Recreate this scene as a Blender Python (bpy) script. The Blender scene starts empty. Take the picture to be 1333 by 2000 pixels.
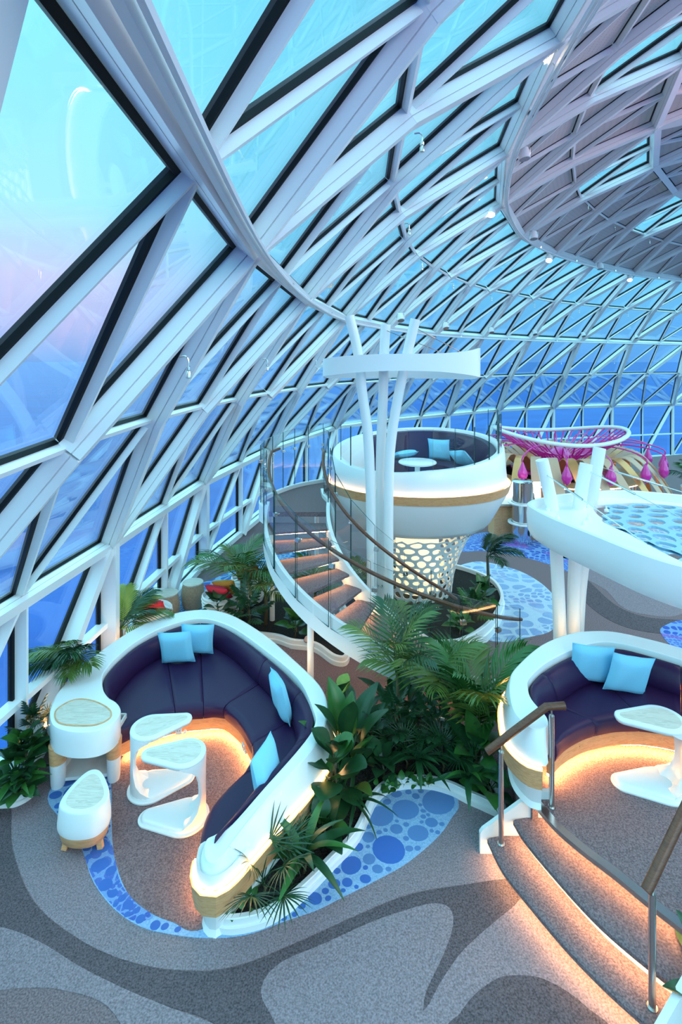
import bpy, math, random
from mathutils import Vector, Matrix
random.seed(7)
S = bpy.context.scene
COL = S.collection
V3 = Vector
pi = math.pi

# ---------------------------------------------------------------- camera
F, CX, CY, H = 1030.0, 666.5, 706.0, 4.6      # focal length in px of the 1333 x 2000 frame, principal point, eye height
cam = bpy.data.objects.new('camera', bpy.data.cameras.new('camera'))
COL.objects.link(cam)
cam.location = (0, 0, H)
cam.rotation_euler = (pi/2, 0, 0)
cam.data.sensor_fit = 'VERTICAL'
cam.data.sensor_height = 36.0
cam.data.sensor_width = 24.0
cam.data.lens = F/2000*36.0
cam.data.shift_y = -(1000-CY)/2000
cam.data.clip_start = 0.05
cam.data.clip_end = 60000
S.camera = cam
S.view_settings.view_transform = 'Standard'
S.view_settings.look = 'None'
S.view_settings.gamma = 1.0
S.view_settings.use_curve_mapping = False
S.view_settings.exposure = 0.0
def sun(name, direction, strength, col, angle):
    l = bpy.data.lights.new(name, 'SUN'); l.energy = strength; l.color = col; l.angle = math.radians(angle)
    o = bpy.data.objects.new(name, l); COL.objects.link(o)
    o.rotation_euler = V3(direction).to_track_quat('-Z', 'Y').to_euler(); return o
sun('sky_fill_overhead', (-.35, .25, -1), 2.7, (.38, .85, 1.0), 150)  # soft sun added to strengthen the sky's light from above
sun('sky_fill_windows', (.8, -.5, -.55), 2.8, (.36, .84, 1.0), 120)  # added cyan fill from the window side, on top of the sky
sun('sky_fill_rear', (-.75, .55, -.45), 2.3, (.42, .88, 1.0), 130)  # added fill from behind the camera, brightens beam faces turned towards it
def area(name, loc, target, size, power, col):
    l = bpy.data.lights.new(name, 'AREA'); l.energy = power; l.color = col; l.size = size
    o = bpy.data.objects.new(name, l); COL.objects.link(o); o.location = loc
    o.rotation_euler = (V3(target)-V3(loc)).to_track_quat('-Z', 'Y').to_euler(); return o
area('warm_fill_roof', (9, 7, 9.0), (2, 6, 0), 5, 340, (1, .60, .60))  # made-up warm fill high under the roof, brightens the floor
area('warm_fill_rear', (5, -3.5, 8.0), (-.5, 5, 0), 4, 230, (1, .60, .62))  # unseen area light added behind the camera as warm fill
S.cycles.use_denoising = True
S.cycles.max_bounces = 10
S.cycles.transparent_max_bounces = 24
S.cycles.sample_clamp_indirect = 6.0
S.cycles.caustics_reflective = False
S.cycles.caustics_refractive = False

# ---------------------------------------------------------------- sky
SKY_STRENGTH = 1.2
w = bpy.data.worlds.new('dusk_sky'); S.world = w; w.use_nodes = True
nt = w.node_tree; nt.nodes.clear()
def N(t, kind, **kw):
    n = t.nodes.new(kind)
    for k, v in kw.items():
        if hasattr(n, k): setattr(n, k, v)
    return n
def ramp(t, stops, interp='LINEAR'):
    r = N(t, 'ShaderNodeValToRGB'); e = r.color_ramp; e.interpolation = interp
    while len(e.elements) < len(stops): e.elements.new(0.5)
    for el, (p, c) in zip(e.elements, stops):
        el.position = p; el.color = tuple(c) + (1,) if len(c) == 3 else c
    return r
def lin(r, g, b):
    f = lambda c: (c/255/12.92 if c/255 <= .04045 else ((c/255+.055)/1.055)**2.4)
    return (f(r), f(g), f(b))
tc = N(nt, 'ShaderNodeTexCoord'); sx = N(nt, 'ShaderNodeSeparateXYZ')
nt.links.new(tc.outputs['Generated'], sx.inputs[0])
r1 = ramp(nt, [(0, lin(95, 165, 240)), (.06, lin(105, 185, 245)), (.18, lin(112, 208, 250)), (.45, lin(125, 222, 250)), (1, lin(100, 205, 248))])
r2 = ramp(nt, [(0, lin(125, 175, 240)), (.06, lin(185, 195, 245)), (.14, lin(205, 210, 250)), (.26, lin(165, 235, 250)), (.5, lin(140, 234, 250)), (1, lin(100, 205, 248))])
nt.links.new(sx.outputs['Z'], r1.inputs[0]); nt.links.new(sx.outputs['Z'], r2.inputs[0])
mr = N(nt, 'ShaderNodeMapRange', interpolation_type='SMOOTHSTEP'); mr.inputs[1].default_value = -.05; mr.inputs[2].default_value = -.5
nt.links.new(sx.outputs['X'], mr.inputs[0])
mx = N(nt, 'ShaderNodeMix', data_type='RGBA')
nt.links.new(mr.outputs[0], mx.inputs[0]); nt.links.new(r1.outputs[0], mx.inputs[6]); nt.links.new(r2.outputs[0], mx.inputs[7])
bg = N(nt, 'ShaderNodeBackground'); bg.inputs[1].default_value = SKY_STRENGTH
nt.links.new(mx.outputs[2], bg.inputs[0])
wo = N(nt, 'ShaderNodeOutputWorld'); nt.links.new(bg.outputs[0], wo.inputs[0])

# ---------------------------------------------------------------- helpers
def P(x, y, z=0.0):                       # where the line of sight through a pixel of the photograph meets height z
    Y = F*(H-z)/(y-CY)
    return V3(((x-CX)*Y/F, Y, z))
def PY(x, y, Y):                          # the same at a known distance
    return V3(((x-CX)*Y/F, Y, H-(y-CY)*Y/F))
def cr(pts, n=8, closed=False):           # Catmull-Rom through points of any dimension
    pts = [V3(p) if not isinstance(p, Vector) else p for p in pts]
    m = len(pts); out = []
    segs = m if closed else m-1
    for i in range(segs):
        if closed: p0, p1, p2, p3 = pts[(i-1) % m], pts[i], pts[(i+1) % m], pts[(i+2) % m]
        else:
            p1, p2 = pts[i], pts[i+1]
            p0 = pts[i-1] if i > 0 else p1*2-p2
            p3 = pts[i+2] if i+2 < m else p2*2-p1
        for k in range(n):
            t = k/n
            out.append(((p1*2)+(p2-p0)*t+(p0*2-p1*5+p2*4-p3)*t*t+(p1*3-p0-p2*3+p3)*t*t*t)*.5)
    if not closed: out.append(pts[-1].copy())
    return out
def resample(pts, n):
    L = [0]
    for a, b in zip(pts, pts[1:]): L.append(L[-1]+(b-a).length)
    out = []; j = 0
    for k in range(n):
        s = L[-1]*k/(n-1)
        while j < len(L)-2 and L[j+1] < s: j += 1
        d = L[j+1]-L[j]; t = (s-L[j])/d if d > 1e-9 else 0
        out.append(pts[j].lerp(pts[j+1], min(max(t, 0), 1)))
    return out
def X2(p, z): return V3((p[0], p[1], z))
def v2(L): return [V3((a, b, 0)) for a, b in L]
def area2(L): return sum(a[0]*b[1]-b[0]*a[1] for a, b in zip(L, L[1:]+L[:1]))/2
def ccw(L): return L if area2(L) > 0 else L[::-1]
def offset(L, d, closed=True):            # horizontal offset, to the right of the direction of travel
    n = len(L); out = []
    ds = d if isinstance(d, (list, tuple)) else [d]*n
    for i, p in enumerate(L):
        a = L[(i-1) % n] if closed or i > 0 else p
        b = L[(i+1) % n] if closed or i < n-1 else p
        t = b-a; t.z = 0
        t = t.normalized() if t.length > 1e-9 else V3((1, 0, 0))
        out.append(p+V3((t.y, -t.x, 0))*ds[i])
    return out

class MB:
    def __init__(s): s.v = []; s.f = []; s.m = []
    def add(s, vs, fs, mi=0):
        b = len(s.v); s.v += [V3(x) for x in vs]
        for f in fs: s.f.append(tuple(b+i for i in f)); s.m.append(mi)
        return s
    def box(s, c, size, mi=0, R=None):
        hx, hy, hz = size[0]/2, size[1]/2, size[2]/2
        vs = [V3((x*hx, y*hy, z*hz)) for z in (-1, 1) for y in (-1, 1) for x in (-1, 1)]
        if R is not None: vs = [R @ q for q in vs]
        return s.add([q+V3(c) for q in vs], [(0, 2, 3, 1), (4, 5, 7, 6), (0, 1, 5, 4), (2, 6, 7, 3), (0, 4, 6, 2), (1, 3, 7, 5)], mi)
    def beam(s, a, b, nrm, wd, d0, d1, mi=0):     # a bar from a to b, wd wide, reaching from d0 to d1 along nrm
        a, b = V3(a), V3(b); t = (b-a).normalized(); sd = t.cross(nrm).normalized(); up = sd.cross(t).normalized()
        vs = []
        for p in (a, b):
            for u, d in ((-1, d0), (1, d0), (1, d1), (-1, d1)): vs.append(p+sd*(u*wd/2)+up*d)
        return s.add(vs, [(0, 1, 2, 3), (7, 6, 5, 4), (0, 4, 5, 1), (1, 5, 6, 2), (2, 6, 7, 3), (3, 7, 4, 0)], mi)
    def loft(s, rings, closed=True, cap=(True, True), mi=0):
        n = len(rings[0]); vs = [p for r in rings for p in r]; fs = []
        for i in range(len(rings)-1):
            for j in range(n if closed else n-1):
                k = (j+1) % n
                fs.append((i*n+j, i*n+k, (i+1)*n+k, (i+1)*n+j))
        if closed and cap[0]: fs.append(tuple(range(n))[::-1])
        if closed and cap[1]: fs.append(tuple((len(rings)-1)*n+j for j in range(n)))
        return s.add(vs, fs, mi)
    def prism(s, poly, z0, z1, mi=0, bev=0.0):
        L = ccw([V3(p) for p in poly]); z = lambda r, q: [X2(p, q) for p in r]
        if bev: return s.loft([z(L, z0), z(L, z1-bev), z(offset(L, -bev*.35), z1-bev*.35), z(offset(L, -bev), z1)], mi=mi)
        return s.loft([z(L, z0), z(L, z1)], mi=mi)
    def tube(s, path, r, n=8, cap=True, mi=0):
        path = [V3(p) for p in path]; rings = []; up = None
        for i, p in enumerate(path):
            t = (path[min(i+1, len(path)-1)]-path[max(i-1, 0)]).normalized()
            if up is None: up = V3((0, 0, 1)) if abs(t.z) < .9 else V3((1, 0, 0))
            sd = t.cross(up).normalized(); up = sd.cross(t).normalized()
            rr = r[i] if isinstance(r, (list, tuple)) else r
            rings.append([p+(sd*math.cos(a)+up*math.sin(a))*rr for a in [2*pi*k/n for k in range(n)]])
        return s.loft(rings, cap=(cap, cap), mi=mi)
    def lathe(s, prof, c=(0, 0, 0), n=24, mi=0, sx=1, sy=1):
        c = V3(c)
        return s.loft([[c+V3((r*sx*math.cos(2*pi*k/n), r*sy*math.sin(2*pi*k/n), z)) for k in range(n)] for r, z in prof], mi=mi)
    def rect_sweep(s, path, wd, z0, z1, mi=0, off=0):  # a vertical-sided strip along an open plan path, z per point or fixed
        n = len(path); a = offset(path, off-wd/2, False); b = offset(path, off+wd/2, False)
        q = lambda z, i: (z[i] if isinstance(z, (list, tuple)) else z)
        rings = [[X2(a[i], q(z0, i)), X2(b[i], q(z0, i)), X2(b[i], q(z1, i)), X2(a[i], q(z1, i))] for i in range(n)]
        return s.loft(rings, mi=mi)
    def build(s, name, mats, parent=None, smooth=40, **props):
        me = bpy.data.meshes.new(name)
        o0 = WLOC.get(parent.name, V3((0, 0, 0))) if parent is not None else V3((0, 0, 0))
        me.from_pydata([p-o0 for p in s.v], [], s.f)
        for m in (mats if isinstance(mats, (list, tuple)) else [mats]): me.materials.append(m)
        if any(s.m): me.polygons.foreach_set('material_index', s.m)
        if smooth:
            me.polygons.foreach_set('use_smooth', [True]*len(me.polygons))
            me.set_sharp_from_angle(angle=math.radians(smooth))
        me.update()
        return link(name, me, parent, **props)
WLOC = {}
def link(name, me, parent=None, **props):
    o = bpy.data.objects.new(name, me); COL.objects.link(o)
    if parent is not None:
        o.parent = parent
        WLOC[o.name] = WLOC.get(parent.name, V3((0, 0, 0)))
    for k, v in props.items(): o[k] = v
    return o
def fix_normals(o):
    import bmesh
    bm = bmesh.new(); bm.from_mesh(o.data); bmesh.ops.recalc_face_normals(bm, faces=bm.faces); bm.to_mesh(o.data); bm.free()
    return o
def thing(name, label, cat, loc=(0, 0, 0), group=None):
    o = bpy.data.objects.new(name, None); COL.objects.link(o)
    o.location = loc; WLOC[o.name] = V3(loc)
    o['label'] = label; o['category'] = cat
    if group: o['group'] = group
    return o
def structure(name, mb=None, mats=None, **kw):
    if mb is None:
        o = bpy.data.objects.new(name, None); COL.objects.link(o)
    else: o = mb.build(name, mats, **kw)
    o['kind'] = 'structure'
    return o
def copy_tree(o, loc, rz=0, label=None, scale=None):
    def rec(q, par):
        c = q.copy(); COL.objects.link(c)
        if par is not None: c.parent = par
        for ch in list(q.children): rec(ch, c)
        return c
    c = rec(o, None); c.location = loc; c.rotation_euler = (0, 0, rz)
    if scale: c.scale = (scale,)*3
    if label: c['label'] = label
    return c

# ---------------------------------------------------------------- materials
def mat(name, col=(.8, .8, .8), rough=.5, metal=0., spec=.5, emit=None, es=0, sub=0, coat=0):
    m = bpy.data.materials.new(name); m.use_nodes = True
    b = m.node_tree.nodes['Principled BSDF']
    b.inputs['Base Color'].default_value = tuple(col)+(1,)
    b.inputs['Roughness'].default_value = rough; b.inputs['Metallic'].default_value = metal
    b.inputs['Specular IOR Level'].default_value = spec
    b.inputs['Coat Weight'].default_value = coat
    if emit: b.inputs['Emission Color'].default_value = tuple(emit)+(1,); b.inputs['Emission Strength'].default_value = es
    return m
def nodes(m): return m.node_tree, m.node_tree.nodes['Principled BSDF']
def coord(t, kind='Object', scale=(1, 1, 1)):
    c = N(t, 'ShaderNodeTexCoord'); mp = N(t, 'ShaderNodeMapping'); mp.inputs['Scale'].default_value = scale
    t.links.new(c.outputs[kind], mp.inputs[0]); return mp.outputs[0]
def noise(t, vec, scale, detail=2, dist=0):
    n = N(t, 'ShaderNodeTexNoise'); n.inputs['Scale'].default_value = scale; n.inputs['Detail'].default_value = detail; n.inputs['Distortion'].default_value = dist
    t.links.new(vec, n.inputs['Vector']); return n.outputs[0]
def bump(t, b, h, strength, dist):
    q = N(t, 'ShaderNodeBump'); q.inputs['Strength'].default_value = strength; q.inputs['Distance'].default_value = dist
    t.links.new(h, q.inputs['Height']); t.links.new(q.outputs[0], b.inputs['Normal'])
def speckled(name, c0, c1, scale, rough=.95, bs=.5, bd=.004, pos=(.3, .7), spec=.1, sc3=(1, 1, 1), detail=3):
    m = mat(name, c0, rough, spec=spec); t, b = nodes(m)
    h = noise(t, coord(t, scale=sc3), scale, detail)
    r = ramp(t, [(pos[0], c0), (pos[1], c1)]); t.links.new(h, r.inputs[0]); t.links.new(r.outputs[0], b.inputs['Base Color'])
    if bs: bump(t, b, h, bs, bd)
    return m
def wood(name, c0, c1, sc3, rough=.45, scale=5):
    m = mat(name, c0, rough); t, b = nodes(m)
    h = noise(t, coord(t, scale=sc3), scale, 5, 1.2)
    r = ramp(t, [(.3, c0), (.5, c1), (.6, c0), (.75, c1)]); t.links.new(h, r.inputs[0]); t.links.new(r.outputs[0], b.inputs['Base Color'])
    return m
M = {}
M['steel_white'] = mat('white_painted_steel', (.80, .80, .80), .35)
M['white'] = mat('white_solid_surface', (.82, .82, .81), .3, coat=.1)
M['gasket'] = mat('black_gasket', (.004, .0045, .006), .6, spec=.2)
M['rail_dark'] = wood('brown_handrail_wood', (.085, .026, .011), (.14, .048, .02), (1, 1, 6), .4, 9)
M['wood'] = wood('light_oak', (.60, .28, .115), (.74, .40, .19), (1, 1, 9), .45, 6)
M['ash'] = wood('pale_ash_inlay', (.56, .49, .40), (.72, .65, .55), (1.2, 14, 1), .4, 3)
M['leather'] = mat('aubergine_leather', (.026, .008, .046), .40, spec=.3)
t, b = nodes(M['leather']); bump(t, b, noise(t, coord(t), 350, 2), .12, .002)
M['blue_fabric'] = speckled('pale_blue_fabric', (.22, .58, .78), (.27, .64, .83), 300, .9, .25, .002)
M['red_fabric'] = speckled('red_fabric', (.55, .03, .06), (.62, .05, .08), 200, .9, .2, .002)
M['orange_fabric'] = speckled('orange_fabric', (.70, .30, .05), (.75, .36, .08), 200, .9, .2, .002)
M['chrome'] = mat('brushed_steel', (.62, .60, .58), .25, 1.0)
M['soil'] = speckled('dark_gravel', (.006, .006, .006), (.05, .045, .04), 55, .8, 1, .02)
M['led'] = mat('warm_led', (1, .8, .5), .5, emit=(1, .60, .25), es=26)
M['led_soft'] = mat('warm_led_soft', (1, .8, .5), .5, emit=(1, .48, .15), es=130)
M['led_stair'] = mat('warm_stair_led', (1, .8, .5), .5, emit=(1, .62, .30), es=24)
M['panel_blue'] = mat('pale_blue_panel', (.30, .55, .74), .4)
M['led_step'] = mat('warm_step_led', (1, .8, .5), .5, emit=(1, .58, .26), es=48)
M['lamp'] = mat('lit_lamp', (1, .9, .8), .5, emit=(1, .80, .55), es=25)
M['magenta'] = mat('magenta_gloss', (.66, .025, .30), .22, coat=.4)
M['tan'] = mat('tan_ribbon', (.60, .37, .24), .5)
M['copper'] = mat('copper_orange', (.70, .32, .12), .3, .5)
M['rattan'] = speckled('woven_rattan', (.36, .24, .15), (.56, .42, .30), 30, .7, .8, .01, sc3=(1, 1, 6))
M['mirror'] = mat('mirror_steel', (.75, .72, .70), .12, 1.0)
M['dark'] = mat('dark_plastic', (.02, .02, .025), .4)
M['socket'] = mat('white_plastic', (.75, .75, .73), .4)
M['marble'] = speckled('white_marble', (.62, .60, .56), (.80, .79, .77), 3, .3, 0, pos=(.35, .5))
M['carpet_mid'] = speckled('carpet_mid', (.115, .076, .080), (.285, .195, .205), 75, .95, .8, .006)
M['carpet_light'] = speckled('carpet_light', (.155, .118, .130), (.335, .258, .282), 75, .95, .8, .006)
M['carpet_dark'] = speckled('carpet_dark', (.060, .045, .050), (.165, .125, .137), 75, .95, .8, .006)
def pebble(name, ground, dot, dot2, scale, thr, purple):
    m = mat(name, ground, .95, spec=.1); t, b = nodes(m); c = coord(t, scale=(1, 1, 0))
    wv = noise(t, c, 1.3, 1)
    mm = N(t, 'ShaderNodeVectorMath', operation='MULTIPLY_ADD'); mm.inputs[1].default_value = (.5, .5, 0)
    cn = N(t, 'ShaderNodeTexNoise'); cn.inputs['Scale'].default_value = .9; cn.inputs['Detail'].default_value = 0; t.links.new(c, cn.inputs['Vector'])
    t.links.new(cn.outputs['Color'], mm.inputs[0]); t.links.new(c, mm.inputs[2])
    masks = []
    for sc in (scale, scale*2.1):
        o2 = []
        for ft, lo, hi in (('DISTANCE_TO_EDGE', thr, thr+.03), ('F1', .46, .42)):
            vo = N(t, 'ShaderNodeTexVoronoi', feature=ft, voronoi_dimensions='2D'); vo.inputs['Scale'].default_value = sc; vo.inputs['Randomness'].default_value = .8
            t.links.new(mm.outputs[0], vo.inputs['Vector'])
            q = N(t, 'ShaderNodeMapRange', interpolation_type='SMOOTHSTEP'); q.inputs[1].default_value = min(lo, hi); q.inputs[2].default_value = max(lo, hi)
            if lo > hi: q.inputs[3].default_value = 1; q.inputs[4].default_value = 0
            t.links.new(vo.outputs[0], q.inputs[0]); o2.append(q.outputs[0])
        pm = N(t, 'ShaderNodeMath', operation='MULTIPLY'); t.links.new(o2[0], pm.inputs[0]); t.links.new(o2[1], pm.inputs[1]); masks.append(pm.outputs[0])
    sel = ramp(t, [(.50, (0, 0, 0)), (.53, (1, 1, 1))]); t.links.new(noise(t, c, .9, 0), sel.inputs[0])
    st = N(t, 'ShaderNodeMix', data_type='RGBA'); t.links.new(sel.outputs[0], st.inputs[0]); t.links.new(masks[0], st.inputs[6]); t.links.new(masks[1], st.inputs[7])
    rr = ramp(t, [(.4, dot), (.62, dot2)]); t.links.new(wv, rr.inputs[0])
    k = N(t, 'ShaderNodeMix', data_type='RGBA'); k.inputs[6].default_value = tuple(ground)+(1,)
    t.links.new(st.outputs[2], k.inputs[0]); t.links.new(rr.outputs[0], k.inputs[7])
    pn = noise(t, c, 1.1, 6, 1.0); pr = ramp(t, [(.60, (0, 0, 0)), (.68, (purple,)*3)]); t.links.new(pn, pr.inputs[0])
    k2 = N(t, 'ShaderNodeMix', data_type='RGBA'); k2.inputs[7].default_value = (.30, .08, .42, 1)
    t.links.new(pr.outputs[0], k2.inputs[0]); t.links.new(k.outputs[2], k2.inputs[6])
    fn = noise(t, coord(t), 130, 3); fr = ramp(t, [(.25, (.72,)*3), (.75, (1.15,)*3)]); t.links.new(fn, fr.inputs[0])
    mu = N(t, 'ShaderNodeMix', data_type='RGBA', blend_type='MULTIPLY'); mu.inputs[0].default_value = 1
    t.links.new(k2.outputs[2], mu.inputs[6]); t.links.new(fr.outputs[0], mu.inputs[7]); t.links.new(mu.outputs[2], b.inputs['Base Color'])
    bump(t, b, fn, .7, .005); return m
M['pebble'] = pebble('blue_pebble_carpet', (.30, .47, .66), (.06, .16, .48), (.13, .25, .50), 5.4, .11, .15)
M['pebble_deep'] = pebble('deep_blue_pebble_carpet', (.20, .34, .62), (.05, .11, .44), (.10, .18, .52), 7.5, .08, .7)
M['pebble_pale'] = pebble('pale_pebble_carpet', (.50, .62, .72), (.26, .38, .60), (.32, .46, .66), 3.2, .08, .2)
M['ground_blue'] = speckled('pale_blue_carpet', (.20, .34, .54), (.34, .50, .70), 75)
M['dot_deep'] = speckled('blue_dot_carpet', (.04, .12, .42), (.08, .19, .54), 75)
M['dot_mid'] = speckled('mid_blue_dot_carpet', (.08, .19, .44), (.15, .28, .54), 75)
def leafmat(name, c, c2, rough=.35):
    m = mat(name, c, rough, spec=.45); t, b = nodes(m)
    h = noise(t, coord(t, scale=(1, 1, 1)), 3, 2); r = ramp(t, [(.35, c), (.65, c2)]); t.links.new(h, r.inputs[0]); t.links.new(r.outputs[0], b.inputs['Base Color'])
    return m
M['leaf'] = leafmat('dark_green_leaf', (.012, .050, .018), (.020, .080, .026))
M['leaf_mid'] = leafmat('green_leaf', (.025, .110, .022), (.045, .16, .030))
M['leaf_olive'] = leafmat('olive_palm_leaf', (.07, .14, .025), (.11, .18, .035))
M['leaf_lit'] = leafmat('yellow_lit_leaf', (.16, .24, .02), (.30, .32, .03))  # warm LED light on leaves put into their yellow-green colour
M['stem'] = mat('brown_stem', (.10, .075, .035), .7)
def glass(name, tint, refl=1.0, rough=0.0):
    m = bpy.data.materials.new(name); m.use_nodes = True; t = m.node_tree; t.nodes.clear()
    tr = N(t, 'ShaderNodeBsdfTransparent'); tr.inputs[0].default_value = tuple(tint)+(1,)
    gl = N(t, 'ShaderNodeBsdfGlossy'); gl.inputs['Roughness'].default_value = rough
    lw = N(t, 'ShaderNodeLayerWeight'); lw.inputs[0].default_value = .5      # Schlick reflectance, the same from both faces
    pw = N(t, 'ShaderNodeMath', operation='POWER'); pw.inputs[1].default_value = 5; t.links.new(lw.outputs['Facing'], pw.inputs[0])
    mu = N(t, 'ShaderNodeMath', operation='MULTIPLY_ADD'); mu.inputs[1].default_value = .9*refl; mu.inputs[2].default_value = .04*refl; t.links.new(pw.outputs[0], mu.inputs[0])
    k = N(t, 'ShaderNodeMixShader'); o = N(t, 'ShaderNodeOutputMaterial')
    t.links.new(mu.outputs[0], k.inputs[0]); t.links.new(tr.outputs[0], k.inputs[1]); t.links.new(gl.outputs[0], k.inputs[2]); t.links.new(k.outputs[0], o.inputs[0])
    return m
M['glass'] = glass('dome_glass', (.975, .995, 1.0), .9)
M['rail_glass'] = glass('guard_glass', (.975, .99, .988), .9)
M['glass_edge'] = mat('dark_green_glass_edge', (.01, .06, .06), .2)
m = mat('perforated_ceiling_panel', (.52, .49, .48), .6); M['panel'] = m; t, b = nodes(m)
vo = N(t, 'ShaderNodeTexVoronoi'); vo.inputs['Scale'].default_value = 22; vo.inputs['Randomness'].default_value = 0
t.links.new(coord(t), vo.inputs['Vector']); r = ramp(t, [(.2, (.36, .33, .33)), (.32, (.55, .51, .50))]); t.links.new(vo.outputs[0], r.inputs[0]); t.links.new(r.outputs[0], b.inputs['Base Color'])
m = mat('sea_water', (.004, .05, .26), .4, spec=.15); M['sea'] = m; t, b = nodes(m)
h = noise(t, coord(t, scale=(1, 3, 1)), .02, 8); r = ramp(t, [(.3, (.004, .045, .25)), (.7, (.008, .075, .33))]); t.links.new(h, r.inputs[0]); t.links.new(r.outputs[0], b.inputs['Base Color'])
# ---------------------------------------------------------------- glazed dome (geodesic: every big triangle split in four)
def nodes3(pix, z, first): return {first+i: P(x, y, z) for i, (x, y) in enumerate(pix)}
zK, zL, zU, zM, zV, zW = 1.95, 4.0, 5.6, 6.9, 8.1, 9.5
Kn = nodes3([(-290, 1355), (199, 1058), (388, 938), (520, 875), (651, 832), (762, 818), (873, 807.5), (972, 799), (1079, 794), (1194, 791), (1313, 788), (1440, 786.5), (1570, 786)], zK, -1)
Un = nodes3([(-160, -480), (469, 470), (583, 573), (664, 614), (752, 633), (844, 646), (938, 653), (1032, 658), (1130, 662), (1232, 665.5), (1340, 669), (1455, 672), (1570, 674)], zU, -1)
Vn = nodes3([(1077, 53), (981, 281), (974, 387), (1013, 452), (1080, 488), (1155, 511), (1235, 529), (1327, 541), (1430, 550), (1545, 556), (1665, 560)], zV, 1)
Wn = nodes3([(1330, 100), (1276, 235), (1273, 315), (1314, 367), (1378, 402), (1455, 426), (1540, 445), (1632, 458), (1730, 468)], zW, 3)
Kn.update({-2: V3((-3.9, .6, zK)), -3: V3((-3.9, -2.8, zK))})
Un.update({-2: V3((-.45, -2.2, zU)), -3: V3((-.3, -5.4, zU))})
Vn.update({0: V3((2.05, 2.5, zV)), -1: V3((2.0, -.6, zV)), -2: V3((2.1, -3.8, zV))})
Wn.update({2: V3((4.85, 5.7, zW)), 1: V3((4.6, 2.9, zW)), 0: V3((4.6, -.1, zW)), -1: V3((4.8, -3, zW))})
CEN = V3((15, 7, 0))
Xn = {}
for i, p in Wn.items():
    d = (CEN-p); d.z = 0; Xn[i] = p+d.normalized()*3.1+V3((0, 0, .75))
aL = nodes3([(116, 863), (386, 789), (517, 765), (634, 749.5), (741.5, 742), (844, 736), (946.5, 734), (1046, 731), (1151, 730), (1263, 728)], zL, -1)
bL = nodes3([(286, 813), (457, 775), (577, 756), (690.5, 745.5), (799, 737), (898, 735), (994, 732.5), (1101, 731), (1208, 729), (1326, 728)], zL, 0)
aM = nodes3([(782, 212), (774, 407), (807, 490), (872, 534), (950, 563), (1035, 579), (1124, 592), (1220, 601), (1320, 608)], zM, 0)
bM = nodes3([(760, 347), (788, 460), (842, 517), (913, 551), (999, 572), (1083, 587), (1176, 597), (1273, 605)], zM, 1)
TW, TH = .155, .045                                     # widths of the main and the thin members
def inward(p):
    q = V3((CEN.x, CEN.y, -2)); d = q-p; d.z *= 1.6; return d.normalized()
def tri_normal(a, b, c):
    n = (b-a).cross(c-a).normalized()
    return n if n.dot(inward((a+b+c)/3)) > 0 else -n
def inset(tri, ds):                                    # shrink a triangle, edge k (from k to k+1) by ds[k]
    a, b, c = tri; n = (b-a).cross(c-a).normalized(); out = []
    for k in range(3):
        e1, e2 = (tri[k]-tri[k-1]).normalized(), (tri[(k+1) % 3]-tri[k]).normalized()
        out.append(tri[k]+solve2(n.cross(e1), n.cross(e2), ds[k-1], ds[k]))
    return out
def solve2(n1, n2, d1, d2):                            # vector in span(n1,n2) with dot products d1, d2
    c = n1.dot(n2); D = 1-c*c
    return n1*((d1-c*d2)/D)+n2*((d2-c*d1)/D)
def pane(parent, tri, ds, solid=False):
    n = tri_normal(*tri); a, b, c = tri
    if (b-a).cross(c-a).dot(n) < 0: tri = [a, c, b]; ds = [ds[2], ds[1], ds[0]]
    t0 = inset(tri, [x-.025 for x in ds]); t1 = inset(tri, [x+.010 for x in ds])
    if min((t1[k]-t1[k-1]).length for k in range(3)) < .1: return
    up = n
    if solid:
        m = MB(); m.loft([[p-up*.02 for p in t0], [p+up*.02 for p in t0]]); fr = m.build('ceiling_panel', M['panel'], parent, 0)
    else:
        m = MB(); m.loft([[p-up*.012 for p in t0], [p+up*.012 for p in t0]]); fr = m.build('pane', M['glass'], parent, 0)
    g = MB(); k = 3
    g.loft([[p-up*.03 for p in t0], [p+up*.03 for p in t0], [p+up*.03 for p in t1], [p-up*.03 for p in t1], [p-up*.03 for p in t0]], cap=(False, False))
    g.build('gasket', M['gasket'], fr, 0)
def main_beam(parent, pts, nm='beam', wd=TW, groove=True):
    m = MB()
    for a, b in zip(pts, pts[1:]):
        n = inward((a+b)/2)
        m.beam(a, b, n, wd, -.02, .13)
        m.beam(a, b, n, wd-.03, .13, .14)
        m.beam(a, b, n, wd, .14, .21)
    m.build(nm, M['steel_white'], parent, 0)
def thin_bar(parent, a, b, d1=.10):
    MB().beam(a, b, inward((a+b)/2), TH, -.02, d1).build('glazing_bar', M['steel_white'], parent, 0)
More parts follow.
